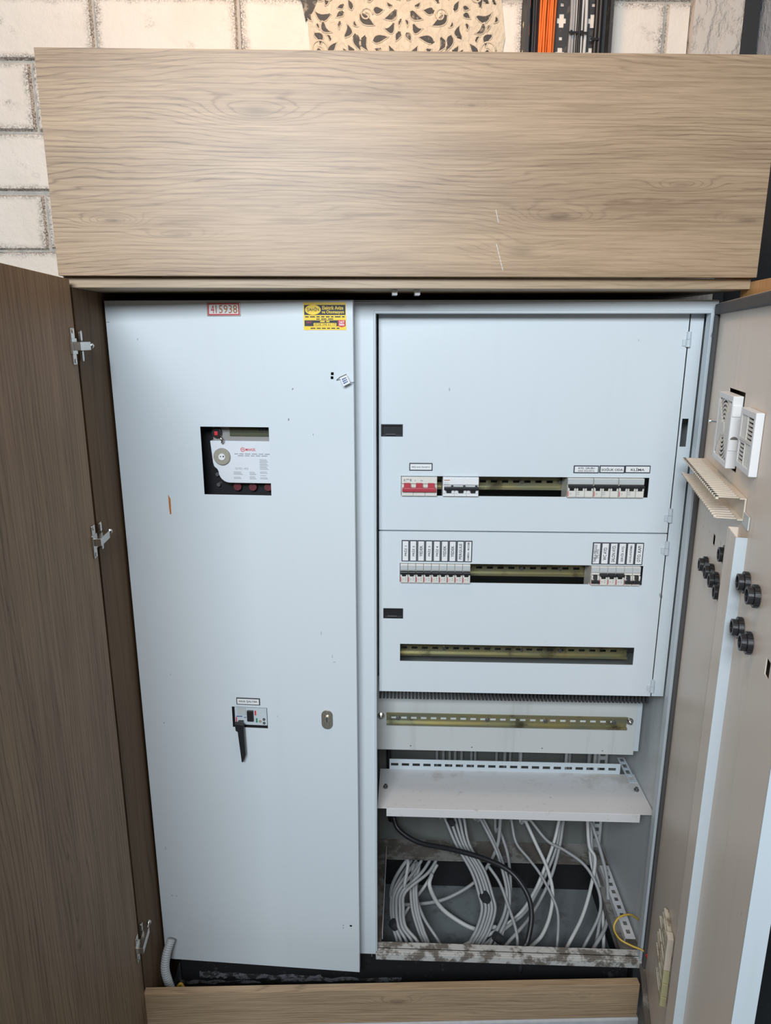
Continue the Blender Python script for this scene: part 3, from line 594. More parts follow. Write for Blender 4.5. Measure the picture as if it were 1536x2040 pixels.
# ================================================================ circuit breakers
NY = PY - .009                       # breaker noses stand 9 mm proud of the cover
def breaker(name, label, group, x0, x1, z0, z1, poles, style, up=True, ny=NY):
    """front 45 mm nose through the cover, shoulders behind it, clipped on the rail"""
    wd, ht = x1 - x0, z1 - z0; t = thing(name, label, 'breaker', C, ((x0 + x1) / 2, ny + .02, z0), group)
    bm_ = 'white' if style == 'white' else 'offwhite'; g = .0003
    b = B().prism([(ny + .003, z0), (ny + .003, z0 + ht * .36), (ny + .0055, z0 + ht * .38), (ny + .0055, z0 + ht * .66), (ny + .003, z0 + ht * .68), (ny + .003, z1), (PY + .010, z1), (PY + .010, z1 + .018), (RY - .0080, z1 + .018), (RY - .0080, z0 - .018), (PY + .010, z0 - .018), (PY + .010, z0)], 'x', x0 + g, x1 - g)
    b.part('body', bm_, t, bevel=.0005); pw = wd / poles
    Z = lambda f: z0 + ht * f
    lo = 0. if style != 'red' else 0.
    for k in range(poles):
        a = x0 + pw * k
        B().box(a + .0005, a + pw - .0005, ny, ny + .003, Z(.01), Z(.355)).part('front_plate', bm_, t, bevel=.0006)
    if style in ('grey', 'grey3'):
        B().box(x0 + .0008, x1 - .0008, ny + .0012, ny + .003, Z(.70), Z(.97)).part('label_window', 'window', t, 'grey see-through label window', .0004)
        pr = B()
        for k in range(poles):
            a = x0 + pw * k
            if k == 0: pr.box(a + .0008, a + .0024, ny - .0001, ny, Z(.06), Z(.33))
        pr.part('red_mark', 'redprint', t)
        pr = B(); letter(pr, 'CP', x0 + .0058, Z(.20), ny - .0001, .0044, .0042)
        for k in range(2 if poles == 1 else 3):
            for j in range(2): pr.box(x0 + wd * (.60 if poles == 1 else .36) + k * .0022, x0 + wd * (.60 if poles == 1 else .36) + k * .0022 + .0012, ny - .0001, ny, Z(.15 + .10 * j), Z(.20 + .10 * j))
        pr.box(x0 + .003, x1 - .0015, ny - .0001, ny, Z(.045), Z(.055)); pr.part('print', 'grey_ink', t)
    elif style == 'white':
        B().box(x0 + .0006, x1 - .0006, ny, ny + .003, Z(.62), Z(.99)).part('upper_plate', 'white', t, bevel=.0005)
        B().box(x0 + .0025, x0 + .015, ny - .0001, ny, Z(.84), Z(.88)).part('print', 'rust', t)
        pr = B()
        for k in range(3): pr.box(x0 + .0025, x0 + .012 + .003 * (k % 2), ny - .0001, ny, Z(.74 - k * .05), Z(.75 - k * .05))
        pr.part('print', 'grey_ink', t)
    else:
        B().box(x0 + .0006, x1 - .0006, ny + .001, ny + .004, Z(.66), Z(.99)).part('upper_plate', 'offwhite', t, bevel=.0005)
        pr = B()
        for (f0, f1, c, d) in ((.07, .10, .78, .90), (.13, .22, .86, .90), (.24, .28, .78, .90), (.12, .14, .78, .81), (.37, .40, .80, .84), (.53, .60, .80, .84)): pr.box(x0 + wd * f0, x0 + wd * f1, ny + .0009, ny + .001, Z(c), Z(d))
        pr.part('print', 'grey_ink', t)
    # toggles
    if style == 'red':
        b = B()
        for k in range(3): a = x0 + pw * k + pw * .22; b.prism([(ny + .004, Z(.72)), (ny - .002, Z(.68)), (ny - .009, Z(.45)), (ny - .009, Z(.40)), (ny + .004, Z(.40))], 'x', a, a + pw * .56)
        b.box(x0 + .002, x1 - .002, ny - .009, ny + .003, Z(.27), Z(.46)); b.part('toggle', 'red', t, 'red tied toggle', .0008)
    elif style == 'white':
        b = B().box(x0 + .003, x1 - .001, ny - .008, ny + .003, Z(.37), Z(.52))
        for k in range(3): a = x0 + pw * k; b.box(a + pw * .30, a + pw * .72, ny - .004, ny + .004, Z(.20), Z(.38)); b.box(a + pw * .70, a + pw * .88, ny - .003, ny + .003, Z(.5), Z(.58))
        b.part('toggle', 'black', t, 'black tied toggle', .0008); b = B()
        for k in range(3):
            a = x0 + pw * k
            for f in (.06, .78): b.box(a + pw * f, a + pw * (f + .16), ny - .003, ny + .003, Z(.17), Z(.36))
        b.part('rib', 'white', t, bevel=.0008)
    else:
        b, rb_ = B(), B(); n3 = poles
        if n3 > 1: b.box(x0 + .001, x1 - .001, ny - .007, ny + .004, Z(.545), Z(.665))
        for k in range(n3):
            a = x0 + pw * k
            if up:
                if n3 == 1: b.box(a + .0006, a + pw - .0006, ny - .007, ny + .004, Z(.52), Z(.65))
                b.prism([(ny + .005, Z(.56)), (ny - .005, Z(.56)), (ny - .001, Z(.37)), (ny + .005, Z(.37))], 'x', a + pw * .27, a + pw * .73)
            else:
                b.prism([(ny + .005, Z(.57)), (ny - .001, Z(.57)), (ny - .005, Z(.28)), (ny + .005, Z(.28))], 'x', a + pw * .29, a + pw * .71); b.box(a + .0006, a + pw - .0006, ny - .008, ny - .0005, Z(.17), Z(.31))
            for f in (.03, .76): rb_.box(a + pw * f, a + pw * (f + .21), ny - .001, ny + .0055, Z(.365), Z(.535))
            if not up: rb_.box(a + .0006, a + pw - .0006, ny + .001, ny + .0055, Z(.58), Z(.67))
        b.part('toggle', 'black', t, 'black toggle ' + ('up' if up else 'down'), .0007); rb_.part('rib', bm_, t, bevel=.0007)
    return t
def bx(u0, u1, v): return C.px(u0, v, Y=NY).x, C.px(u1, v, Y=NY).x
z1a, z1b = H1[2] + .0008, H1[3] - .0012
a = bx(799.5, 871, 970); breaker('main_breaker', 'wide three-pole breaker with red tied toggles, at the left of the top row', None, a[0], a[1], z1a, z1b, 3, 'red')
a = bx(882, 954, 970); breaker('main_breaker', 'wide white three-pole breaker with a black bar toggle, right of the red one', None, a[0], a[1], z1a, z1b, 3, 'white')
for (u0, u1, nm) in ((1131, 1182.3, 'two-line AYD. GRUBU'), (1183, 1232.5, 'SOĞUK ODA'), (1233.3, 1284, 'KLİMA')):
    a = bx(u0, u1, 972); breaker('circuit_breaker', 'three-pole breaker with black tied toggle under the %s tag' % nm, 'three-pole breakers at the right of the top row', a[0], a[1], z1a, z1b, 3, 'grey3')
z2a, z2b = H2[2] + .0008, H2[3] - .001
LT = ['PRİZ 1', 'PRİZ 2', 'YEDEK', 'PRİZ 3', 'PRİZ 4', 'YEDEK', 'YEDEK', 'PERGULE', 'KAMERA - MODEM']
LW = ['PRİZ 1 tag at the far left', 'PRİZ 2 tag, second from left', 'third tag from left, YEDEK', 'PRİZ 3 tag, fourth from left', 'PRİZ 4 tag, fifth from left', 'YEDEK tag left of another YEDEK', 'YEDEK tag beside PERGULE', 'PERGULE tag', 'small-print tag right of PERGULE']
a = bx(797.2, 937.3, 1142); pw = (a[1] - a[0]) / 9
for k in range(9): breaker('circuit_breaker', 'slim single-pole breaker, toggle up, under the ' + LW[k], 'nine single-pole breakers at the left of the second row', a[0] + pw * k, a[0] + pw * (k + 1), z2a, z2b, 1, 'grey')
RT = ['TABELA PERGULE|DIŞ AYD.', 'WC AYD.', 'SALON AYD.', 'SERVİS AYD.', 'HAVALANDIRMA', 'OTO. KAPI']
RWD = ['two-line tag left of WC AYD.', 'WC AYD. tag', 'SALON AYD. tag', 'SERVİS AYD. tag', 'small-print tag left of OTO. KAPI', 'OTO. KAPI tag']
a = bx(1178, 1276.8, 1147); pw = (a[1] - a[0]) / 6; ups = [False, True, True, True, False, False]
for k in range(6): breaker('circuit_breaker', 'slim single-pole breaker, toggle %s, under the %s' % ('up' if ups[k] else 'down', RWD[k]), 'six single-pole breakers at the right of the second row', a[0] + pw * k, a[0] + pw * (k + 1), z2a, z2b, 1, 'grey', ups[k])
# ================================================================ name tags stuck on the panels
def tag(label, text, fr, y, x0, x1, z0, z1, group, up=False, fw=.86, fh=.55, tilt=0.):
    t = thing('label_tag', label, 'tag', fr, ((x0 + x1) / 2, y, z0), group); e = .0021; b = B()
    B().box(x0, x1, y - .0022, y - .0002, z0, z1).part('tag_frame', 'ink', t, 'dark border', .0005)
    B().box(x0 + e, x1 - e, y - .0026, y - .0021, z0 + e, z1 - e).part('tag_card', 'white', t)
    wd, ht = x1 - x0 - 2 * e, z1 - z0 - 2 * e; cx, cz = (x0 + x1) / 2, (z0 + z1) / 2
    ls = text.split('|'); n = len(ls)
    for i, s in enumerate(ls):
        if up: letter(b, s, cx + (i - (n - 1) / 2) * wd * .42, cz, y - .0027, ht * fw * (1 if i == 0 else .55), wd * fh / (1 if n == 1 else 1.8), True, True)
        else: letter(b, s, cx, cz - (i - (n - 1) / 2) * ht * .42, y - .0027, wd * fw, ht * fh / (1 if n == 1 else 1.8), False, True)
    b.part('lettering', 'ink', t); return t
def trect(u0, v0, u1, v1, fr=C, y=PY): a, b_ = fr.px(u0, v0, Y=y), fr.px(u1, v1, Y=y); return a.x, b_.x, b_.z, a.z
G1 = 'dark-framed tags on the cover panels'
tag('black-framed tag above the red three-pole breaker', 'PRİZ ANA SİGORTA', C, PY, *trect(815.5, 922, 861.5, 937.5), G1, False, .86, .30)
tag('black-framed two-line tag left of the SOĞUK ODA tag', 'AYD. GRUBU|ANA SİGORTA', C, PY, *trect(1143, 927, 1192, 942.5), G1, False, .72, .62)
tag('black-framed tag reading SOĞUK ODA', 'SOĞUK ODA', C, PY, *trect(1194.5, 927, 1243.5, 942.5), G1, False, .92, .58)
tag('black-framed tag reading KLİMA', 'KLİMA', C, PY, *trect(1245, 927, 1294.5, 942.5), G1, False, .58, .58)
r = trect(800, 1075.5, 940, 1119.5); pw = (r[1] - r[0]) / 9
fws = [.52, .52, .58, .52, .52, .58, .58, .80, .92]
for k in range(9):
    nm = 'upright ' + ['tag reading PRİZ 1, far left of nine', 'tag reading PRİZ 2, second from left', 'tag reading YEDEK, third from left', 'tag reading PRİZ 3, fourth from left', 'tag reading PRİZ 4, fifth from left', 'tag reading YEDEK, left one of the adjoining two', 'tag reading YEDEK, beside the PERGULE tag', 'tag reading PERGULE', 'small-print tag right of the PERGULE tag'][k]
    tag('black-framed ' + nm, LT[k], C, PY, r[0] + pw * k + .0003, r[0] + pw * (k + 1) - .0003, r[2], r[3], G1, True, fws[k], .50 if k < 8 else .34)
r = trect(1181, 1080, 1279, 1125); pw = (r[1] - r[0]) / 6; fws = [.86, .66, .84, .80, .86, .80]
for k in range(6): tag('black-framed upright ' + ['two-line tag left of WC AYD.', 'tag reading WC AYD.', 'tag reading SALON AYD.', 'tag reading SERVİS AYD.', 'small-print tag left of OTO. KAPI', 'tag reading OTO. KAPI'][k], RT[k], C, PY, r[0] + pw * k + .0003, r[0] + pw * (k + 1) - .0003, r[2], r[3], G1, True, fws[k], [.8, .54, .54, .5, .36, .54][k])
tag('black-framed tag reading ANA ŞALTER on the left metal door', 'ANA ŞALTER', A, 0., *trect(471, 1389, 518.5, 1404.5, A, 0.), None, False, .86, .46)
# ================================================================ electricity meter behind the window of the left door
my = .030
x0, x1, z0, z1 = mh; wd, ht = x1 - x0, z1 - z0
mt = thing('electricity_meter', 'white electricity meter seen through the square cut-out of the left metal door', 'meter', A, ((x0 + x1) / 2, my + .05, z0 - .05))
fx = lambda f: x0 + wd * f
fz_ = lambda f: z1 - ht * f
B().box(fx(-.3), fx(1.4), my + .030, my + .036, z0 - .08, z1 + .08).part('backing_plate', 'black', mt, 'dark mounting plate')
B().box(fx(.10), fx(1.25), my + .004, my + .030, fz_(.30), fz_(-.35)).part('upper_housing', 'meter_grey', mt, 'grey display housing', .002)
B().box(fx(.36), fx(.94), my + .001, my + .004, fz_(.165), fz_(-.12)).part('display', 'lcd', mt, 'dark liquid crystal display', .001)
pr = B().box(fx(.38), fx(.92), my + .0007, my + .001, fz_(.10), fz_(.108)); 
for k in range(3): pr.box(fx(.80 + .045 * k), fx(.825 + .045 * k), my + .0007, my + .001, fz_(.085), fz_(.04))
pr.part('display_segment', 'soft_black', mt)
cover = [(fx(.06), fz_(.235)), (fx(1.3), fz_(.235)), (fx(1.3), fz_(.865)), (fx(.33), fz_(.865))] + [(fx(.33 - .17 * math.sin(t)), fz_(.695 + .17 * math.cos(t))) for t in [math.pi / 2 * k / 6 for k in range(1, 7)]] + [(fx(.145), fz_(.66)), (fx(.10), fz_(.62)), (fx(.085), fz_(.56))]
B().prism(cover, 'y', my, my + .02).part('terminal_cover', 'meter_white', mt, 'white printed meter cover', .0012)
c = (fx(.235), fz_(.465)); b = B().prism(circ(c[0], c[1], wd * .125, 32), 'y', my - .006, my); b.part('seal_ring', 'seal_ring', mt, 'ribbed grey-brown sealing ring', .0015)
B().prism(circ(c[0] + .001, c[1], wd * .05, 20), 'y', my - .008, my - .006).part('seal_disc', 'white', mt)
B().prism(circ(c[0] - .0015, c[1] + .0008, .0013, 10), 'y', my - .0083, my - .008).prism(circ(c[0] + .0045, c[1] + .001, .0017, 10), 'y', my - .0083, my - .008).part('seal_hole', 'ink', mt)
B().prism(stadium(fx(.175), fz_(.115), wd * .15, wd * .152), 'y', my - .004, my + .004).part('button_surround', 'black', mt, bevel=.001)
B().box(fx(.145), fx(.195), my - .006, my - .004, fz_(.15), fz_(.09)).part('button', 'redprint', mt, 'small red button', .0008)
b = B().tube(smooth_path([(fx(.225), my - .004, fz_(.16)), (fx(.245), my - .010, fz_(.18)), (fx(.27), my - .010, fz_(.22)), (fx(.255), my - .006, fz_(.255))]), .0026, 8); b.part('seal_wire', 'steel', mt, smooth=True)
pr = B(); cx, cz = fx(.545), fz_(.36); pr.ring((cx, cz), .0035, .0047, my - .0002, my - .0001, 24); letter(pr, 'm', cx, cz, my - .0002, .0045, .0034, False, True); letter(pr, 'MAKEL', fx(.665), fz_(.36), my - .0002, wd * .155, .0055, False, True, .25); pr.part('logo', 'redprint', mt, 'red round emblem and red lettering')
pr = B()
fine_print(pr, fx(.69), fz_(.425), my - .0002, wd * .54, .0019, 6); fine_print(pr, fx(.69), fz_(.452), my - .0002, wd * .44, .0019, 5)
letter(pr, 'CE M21 1432', fx(.515), fz_(.645), my - .0002, wd * .20, .0042)
for (f0, f1, g0, n) in ((.39, .53, .695, 3), (.39, .52, .775, 2), (.63, .73, .695, 3), (.63, .73, .76, 3), (.79, .92, .69, 2), (.79, .90, .745, 1), (.79, .92, .775, 2), (.79, .92, .505, 9)):
    for k in range(n): pr.box(fx(f0), fx(f0 + (f1 - f0) * (.8 + .2 * ((k * 7) % 3) / 2)), my - .0002, my - .0001, fz_(g0 + .018 * k), fz_(g0 + .018 * k + .006))
pr.part('print', 'grey_ink', mt)
for k in range(3): B().prism(circ(fx(.40 + .235 * k), fz_(.95), .0085, 16), 'y', my + .018, my + .030).part('terminal', 'dark_red', mt, 'red terminal in the dark base')
for (f, g) in ((.10, .93), (.09, .77)): B().prism(circ(fx(f), fz_(g), .0042, 14), 'y', my + .022, my + .030).part('screw', 'steel_dark', mt)
# ================================================================ main switch
x0, x1, z0, z1 = sh_; wd, ht = x1 - x0, z1 - z0; sy = .004
sw = thing('main_switch', 'main switch with a long black lever, below the ANA ŞALTER tag', 'switch', A, ((x0 + x1) / 2, .05, z0 - .03))
B().box(x0 - .004, x1 + .004, sy + .006, .07, z0 - .03, z1 + .03).part('body', 'black', sw)
B().box(fx(.06), fx(.97), sy, sy + .006, fz_(.90), fz_(.07)).part('faceplate', 'paint_clean', sw, 'pale blue-grey faceplate', .0005)
B().box(fx(.14), fx(.38), sy - .002, sy, fz_(.40), fz_(.08)).part('marking_window', 'window', sw, bevel=.0004)
B().box(fx(.42), fx(.60), sy - .006, sy, fz_(.68), fz_(.18)).part('toggle_block', 'black', sw, 'black toggle block', .001)
B().box(fx(.63), fx(.67), sy - .0006, sy, fz_(.42), fz_(.20)).box(fx(.085), fx(.115), sy - .0006, sy, fz_(.82), fz_(.55)).part('red_mark', 'redprint', sw)
B().box(fx(.10), fx(.27), sy - .0006, sy, fz_(.52), fz_(.48)).box(fx(.32), fx(.38), sy - .0006, sy, fz_(.56), fz_(.53)).part('print', 'blue', sw)
B().box(fx(.655), fx(.70), sy - .001, sy, fz_(.76), fz_(.56)).part('test_button', 'green', sw)
B().prism(circ(fx(.775), fz_(.70), .0034, 14), 'y', sy - .001, sy).part('dial', 'seal_ring', sw); b = B()
for g in (.60, .78): b.ring((fx(.885), fz_(g)), .0013, .0031, sy - .001, sy, 16)
b.part('padlock_eye', 'black', sw)
lv = [ap(471, 1434), ap(489, 1437), ap(489.5, 1449), ap(493, 1497), ap(488, 1511), ap(485, 1511), ap(477, 1451), ap(473, 1449)]
B().prism([(p.x, p.z) for p in lv], 'y', -.016, -.006).part('lever', 'black', sw, 'long black lever pointing down', .0015)
a = ap(480, 1441); B().box(a.x - .006, a.x + .006, -.006, sy, a.z - .006, a.z + .006).part('lever_boss', 'black', sw)
# ================================================================ plates and stickers on the left door
r = trect(411.5, 602, 480, 630, A, 0.); t = thing('number_plate', 'small embossed metal plate reading 415938 in worn red', 'plate', A, ((r[0] + r[1]) / 2, 0, r[2])); x0, x1, z0, z1 = r
B().box(x0, x1, -.0012, -.0001, z0, z1).part('plate_base', 'steel', t, 'bare tin plate', .0004); b = B(); e = .0022
b.box(x0 + e, x1 - e, -.0017, -.0011, z1 - e * 2, z1 - e).box(x0 + e, x1 - e, -.0017, -.0011, z0 + e, z0 + e * 2).box(x0 + e, x0 + e * 2, -.0017, -.0011, z0 + e * 2, z1 - e * 2).box(x1 - e * 2, x1 - e, -.0017, -.0011, z0 + e * 2, z1 - e * 2); b.part('plate_rim', 'redprint', t, 'worn red border')
b = B().box(x0 + e * 2, x1 - e * 2, -.0014, -.0011, z0 + e * 2, z1 - e * 2); b.part('plate_field', 'white', t)
b = B(); letter(b, '4', x0 + (x1 - x0) * .17, (z0 + z1) / 2, -.0016, (x1 - x0) * .10, .0155); b.part('lettering', 'redprint', t); b = B(); letter(b, '15938', x0 + (x1 - x0) * .585, (z0 + z1) / 2, -.0016, (x1 - x0) * .64, .0155); b.part('lettering', 'rust', t)
x0, x1, z0, z1 = trect(604, 602.5, 690, 657.5, A, 0.); wd, ht = x1 - x0, z1 - z0
t = thing('business_sticker', 'yellow and black advertising sticker in the upper corner of the left metal door', 'sticker', A, ((x0 + x1) / 2, 0, z0))
B().box(x0, x1, -.0006, -.0001, z0, z1).part('sticker_sheet', 'card_yellow', t, 'yellow sheet')
B().box(fx(.02), fx(.985), -.0008, -.0005, fz_(.455), fz_(.09)).box(fx(.02), fx(.985), -.0008, -.0005, fz_(.86), fz_(.645)).part('black_band', 'ink', t)
b = B().prism(circ(fx(.225), fz_(.265), wd * .185, 28, 1., .60), 'y', -.0010, -.0007).box(fx(.235), fx(.77), -.0010, -.0007, fz_(.855), fz_(.745)); b.part('yellow_field', 'card_yellow', t)
b = B(); letter(b, 'ŞAHİN', fx(.225), fz_(.255), -.0011, wd * .29, ht * .19, False, True); letter(b, '0538 398 61 17', fx(.505), fz_(.80), -.0011, wd * .49, ht * .085); fine_print(b, fx(.50), fz_(.52), -.0007, wd * .93, ht * .055, 8); fine_print(b, fx(.50), fz_(.60), -.0007, wd * .40, ht * .045, 3); fine_print(b, fx(.50), fz_(.935), -.0007, wd * .68, ht * .05, 6)
b.part('lettering', 'ink', t, 'dark lettering'); b = B(); letter(b, 'Elektrik Avize', fx(.69), fz_(.195), -.0009, wd * .49, ht * .14, False, True); letter(b, 've Otomasyon', fx(.69), fz_(.36), -.0009, wd * .52, ht * .15, False, True); fine_print(b, fx(.50), fz_(.69), -.0009, wd * .22, ht * .06, 2); b.part('lettering', 'card_yellow', t, 'yellow lettering')
B().prism([(fx(.81), fz_(.64)), (fx(.98), fz_(.64)), (fx(.98), fz_(.86)), (fx(.895), fz_(.90)), (fx(.81), fz_(.86))], 'y', -.0011, -.0007).part('badge', 'redprint', t, 'red badge'); b = B(); letter(b, '24/7', fx(.895), fz_(.72), -.0012, wd * .12, ht * .10, False, True); fine_print(b, fx(.895), fz_(.81), -.0012, wd * .12, ht * .05, 1); b.part('lettering', 'white', t)
b = B(); letter(b, '24/7', fx(.125), fz_(.72), -.0009, wd * .12, ht * .08); b.part('lettering', 'redprint', t)
# seal tag on a wire at the edge of the left door
a, b_, c, d = [ap(u, v) for u, v in ((679, 752), (692, 746), (700, 762), (686, 769))]
t = thing('seal_tag', 'small white printed seal tag hanging on wire at the edge of the left metal door', 'tag', A, (a.x, -.012, d.z))
B().prism([(q.x, q.z) for q in (a, b_, c, d)], 'y', -.016, -.010).part('tag_block', 'white', t, bevel=.0006); b = B(); m0 = (a + b_ + c + d) / 4
for i in range(3):
    for j in range(3):
        q = m0 + (b_ - a) * (.22 * (i - 1)) + (d - a) * (.22 * (j - 1)); b.box(q.x - .0014, q.x + .0014, -.0162, -.0160, q.z - .0014 + .0003 * i, q.z + .0014)
b.part('print', 'blue', t); w0, w1 = ap(671, 757), ap(692, 745)
B().tube([(w0.x, -.002, w0.z), (a.x, -.012, a.z + .001), (w1.x, -.013, w1.z)], .0009, 6).part('seal_wire', 'steel_dark', t); w0, w1 = ap(699, 761), ap(706, 761.5)
B().tube([(w0.x, -.012, w0.z), (w1.x, -.003, w1.z)], .0007, 6).part('seal_wire', 'steel_dark', t)
# ================================================================ things on the open right door
def grille(label, x0, x1, z0, z1, y0, y1, ringed):
    cx, cz = (x0 + x1) / 2, (z0 + z1) / 2; t = thing('filter_fan' if ringed else 'vent_grille', label, 'fan' if ringed else 'grille', D, (cx, y1, z0)); e = .010; r = (x1 - x0) / 2 - e
    B().plate(x0, x1, z0, z1, y0, y1, [(x0 + e, x1 - e, z0 + e, z1 - e)]).part('frame', 'white', t, 'white plastic frame', .0012)
    if ringed:
        B().box(x0 + e, x1 - e, y0 + .012, y0 + .014, z0 + e, z1 - e).part('fan_backing', 'gasket', t)
        rr = .012
        while rr < r * 1.12:
            for a0 in (.75, 3.90): B().ring((cx, cz), rr, rr + .0034, y0 + .001, y0 + .0025, 14, a0, a0 + 1.63).part('rib', 'offwhite', t)
            rr += .0070
        B().prism(circ(cx, cz, .0120, 20), 'y', y0, y0 + .006).part('hub', 'offwhite', t)
        for sg in (1, -1): B().prism([(cx, cz), (cx + sg * r, cz - r * .93), (cx + sg * (r + .001), cz), (cx + sg * r, cz + r * .93)], 'y', y0 + .0005, y0 + .006).part('side_web', 'offwhite', t)
        for (px_, pz) in ((x0 - .009, z1 - .03), (x0 - .009, z0 + .03)): B().box(px_, px_ + .010, y0 + .001, y0 + .010, pz - .008, pz + .008).part('clip', 'white', t, bevel=.001)
        B().cyl((x0 - .012, y0 - .008, cz + .004), (x0 + .004, y0 + .004, cz + .004), .0018, 8).prism(circ(x0 - .013, cz + .004, .004, 12), 'y', y0 - .010, y0 - .006).part('fixing_screw', 'steel', t)
        B().cyl((x1 - .002, y0 + .008, cz - .012), (x1 + .0015, y0 + .008, cz - .012), .006, 14).part('fixing_screw', 'steel_dark', t)
        for pz in (.25, .72): B().box(x1 - .001, x1 + .002, y0 + .001, y1 - .002, z0 + (z1 - z0) * pz, z0 + (z1 - z0) * pz + .018).part('clip', 'white', t, bevel=.0006)
    else:
        for qx in (0, 1):
            for qz in (0, 1):
                for k in range(6):
                    xa = x0 + e + (cx - x0 - e) * qx; za = z0 + e + (cz - z0 - e) * qz; n = 6; w_ = (cx - x0 - e); h_ = cz - z0 - e; t0 = k / n
                    if (qx + qz) % 2: pts = [(xa + w_ * t0, za), (xa + w_ * (t0 + .09), za), (xa + w_ * (t0 + .09), za + h_), (xa + w_ * t0, za + h_)]
                    else: pts = [(xa, za + h_ * t0), (xa + w_, za + h_ * t0), (xa + w_, za + h_ * (t0 + .09)), (xa, za + h_ * (t0 + .09))]
                    B().prism(pts, 'y', y0 + .001, y0 + .0025).part('slat', 'offwhite', t)
        B().box(cx - .002, cx + .002, y0, y0 + .006, z0 + e, z1 - e).box(x0 + e, x1 - e, y0, y0 + .006, cz - .002, cz + .002).part('cross_bar', 'offwhite', t)
        B().box(x0 + e, x1 - e, y0 + .007, y0 + .008, z0 + e, z1 - e).part('filter_mat', 'gasket', t)
    return t
grille('white plastic filter fan with round ribs, set in the open metal door', .196, .314, 1.474, 1.590, -.016, -.0005, True)
grille('flat white vent grille with slatted quarters beside the ribbed fan on the open metal door', .362, .456, 1.487, 1.578, -.012, -.0005, False)
# slotted cable duct
dx0, dx1, dzb, dzt, dy = .045, .415, 1.413, 1.447, -.042
t = thing('slotted_duct', 'dusty grey slotted cable duct sticking out below the fans on the metal door', 'cable duct', D, ((dx0 + dx1) / 2, 0, dzb))
B().box(dx0, dx1, -.003, -.0005, dzb, dzt).part('duct_base', 'ivory', t); B().box(dx1 - .01, dx1 + .035, -.0025, -.0005, dzb - .006, dzb + .014).part('bracket', 'paint_in', t); x = dx0; pf = (dx1 - dx0) / 24
for k in range(24):
    for (za, zb) in ((dzt - .0016, dzt), (dzb, dzb + .0016)):
        s = 1 if za > dzb + .01 else -1
        B().box(x, x + pf * .48, dy, -.003, za, zb).box(x, x + pf * .48, dy, dy + .004, (zb - .0045) if s > 0 else za, zb if s > 0 else (za + .0045)).part('finger', 'ivory', t)
    x += pf
B().box(dx0, dx1, -.010, -.003, dzt - .0017, dzt + .0002).box(dx0, dx1, -.010, -.003, dzb - .0002, dzb + .0017).part('duct_rim', 'ivory', t)
# push-button collars
KL = ['row of four, nearest the hinge', 'row of four, second from hinge', 'row of four, third from hinge', 'row of four, beside the stiffener', 'alone above the row of four', 'upper pair, nearer the stiffener', 'upper pair, nearer the free edge', 'lower pair, nearer the stiffener', 'lower pair, nearer the free edge']
for (u, v), lb_ in zip(((1400, 1125), (1411, 1140), (1420, 1157), (1430, 1180), (1440, 1105), (1479, 1160), (1498, 1187), (1467, 1250), (1484, 1280)), KL):
    q = D.px(u, v, Y=-.008); t = thing('button_collar', 'black push-button collar on the metal door, ' + lb_, 'button', D, (q.x, 0, q.z - .014), 'black push-button collars on the open metal door'); c = (q.x, q.z)
    b = B().ring(c, .0085, .0150, -.0075, -.0003, 26)
    for k in range(14): an = 2 * math.pi * k / 14; b.prism([(c[0] + math.cos(an + s) * r_, c[1] + math.sin(an + s) * r_) for s, r_ in ((-.10, .0145), (.10, .0145), (.09, .0160), (-.09, .0160))], 'y', -.0072, -.001)
    b.part('nut', 'black', t, 'knurled black nut'); B().ring(c, .0085, .0122, -.015, -.0075, 24).part('sleeve', 'black', t, bevel=.0006); B().prism(circ(c[0], c[1], .0084, 20), 'y', -.008, -.003).part('core', 'soft_black', t)
    B().box(c[0] - .0085, c[0] - .0075, -.0145, -.0125, c[1] - .003, c[1] - .0005).part('sleeve_glint', 'steel', t)  # bright steel speck set in as a glint on the sleeve
# brittle ivory duct strip low on the door
t = thing('broken_duct_strip', 'brittle ivory slotted duct strip, broken and yellowing, low on the open metal door', 'duct strip', D, (.27, 0, .36)); rg = random.Random(5)
B().box(.222, .30, -.0025, -.0005, .37, .52).part('strip_base', 'ivory_dirty', t)
for k in range(17):
    z = .365 + k * .0095; h = rg.uniform(.0055, .0075); a_ = .215 + rg.uniform(-.012, .006) - (.02 if 2 < k < 12 else 0)
    B().box(a_, .285 + rg.uniform(-.004, .004), -.010 - rg.uniform(0, .003), -.0025, z, z + h).part('finger', 'ivory_dirty', t, bevel=.0008)
for k, (za, zb, mt_) in enumerate(((.368, .392, 'yellowed'), (.394, .425, 'yellowed'), (.427, .455, 'yellowed'), (.458, .50, 'ivory'), (.502, .535, 'ivory'))):
    B().prism([(.286 + rg.uniform(0, .004), za), (.306, za), (.306 + rg.uniform(-.002, .002), zb), (.288 + rg.uniform(0, .004), zb)], 'y', -.014, -.0025).part('edge_piece', mt_, t, bevel=.0006)
for (xx, zz) in ((.235, .355), (.215, .455)): B().prism(circ(xx, zz, .005, 7, 1, .7), 'y', -.004, -.0005).part('crumb', 'ivory', t)
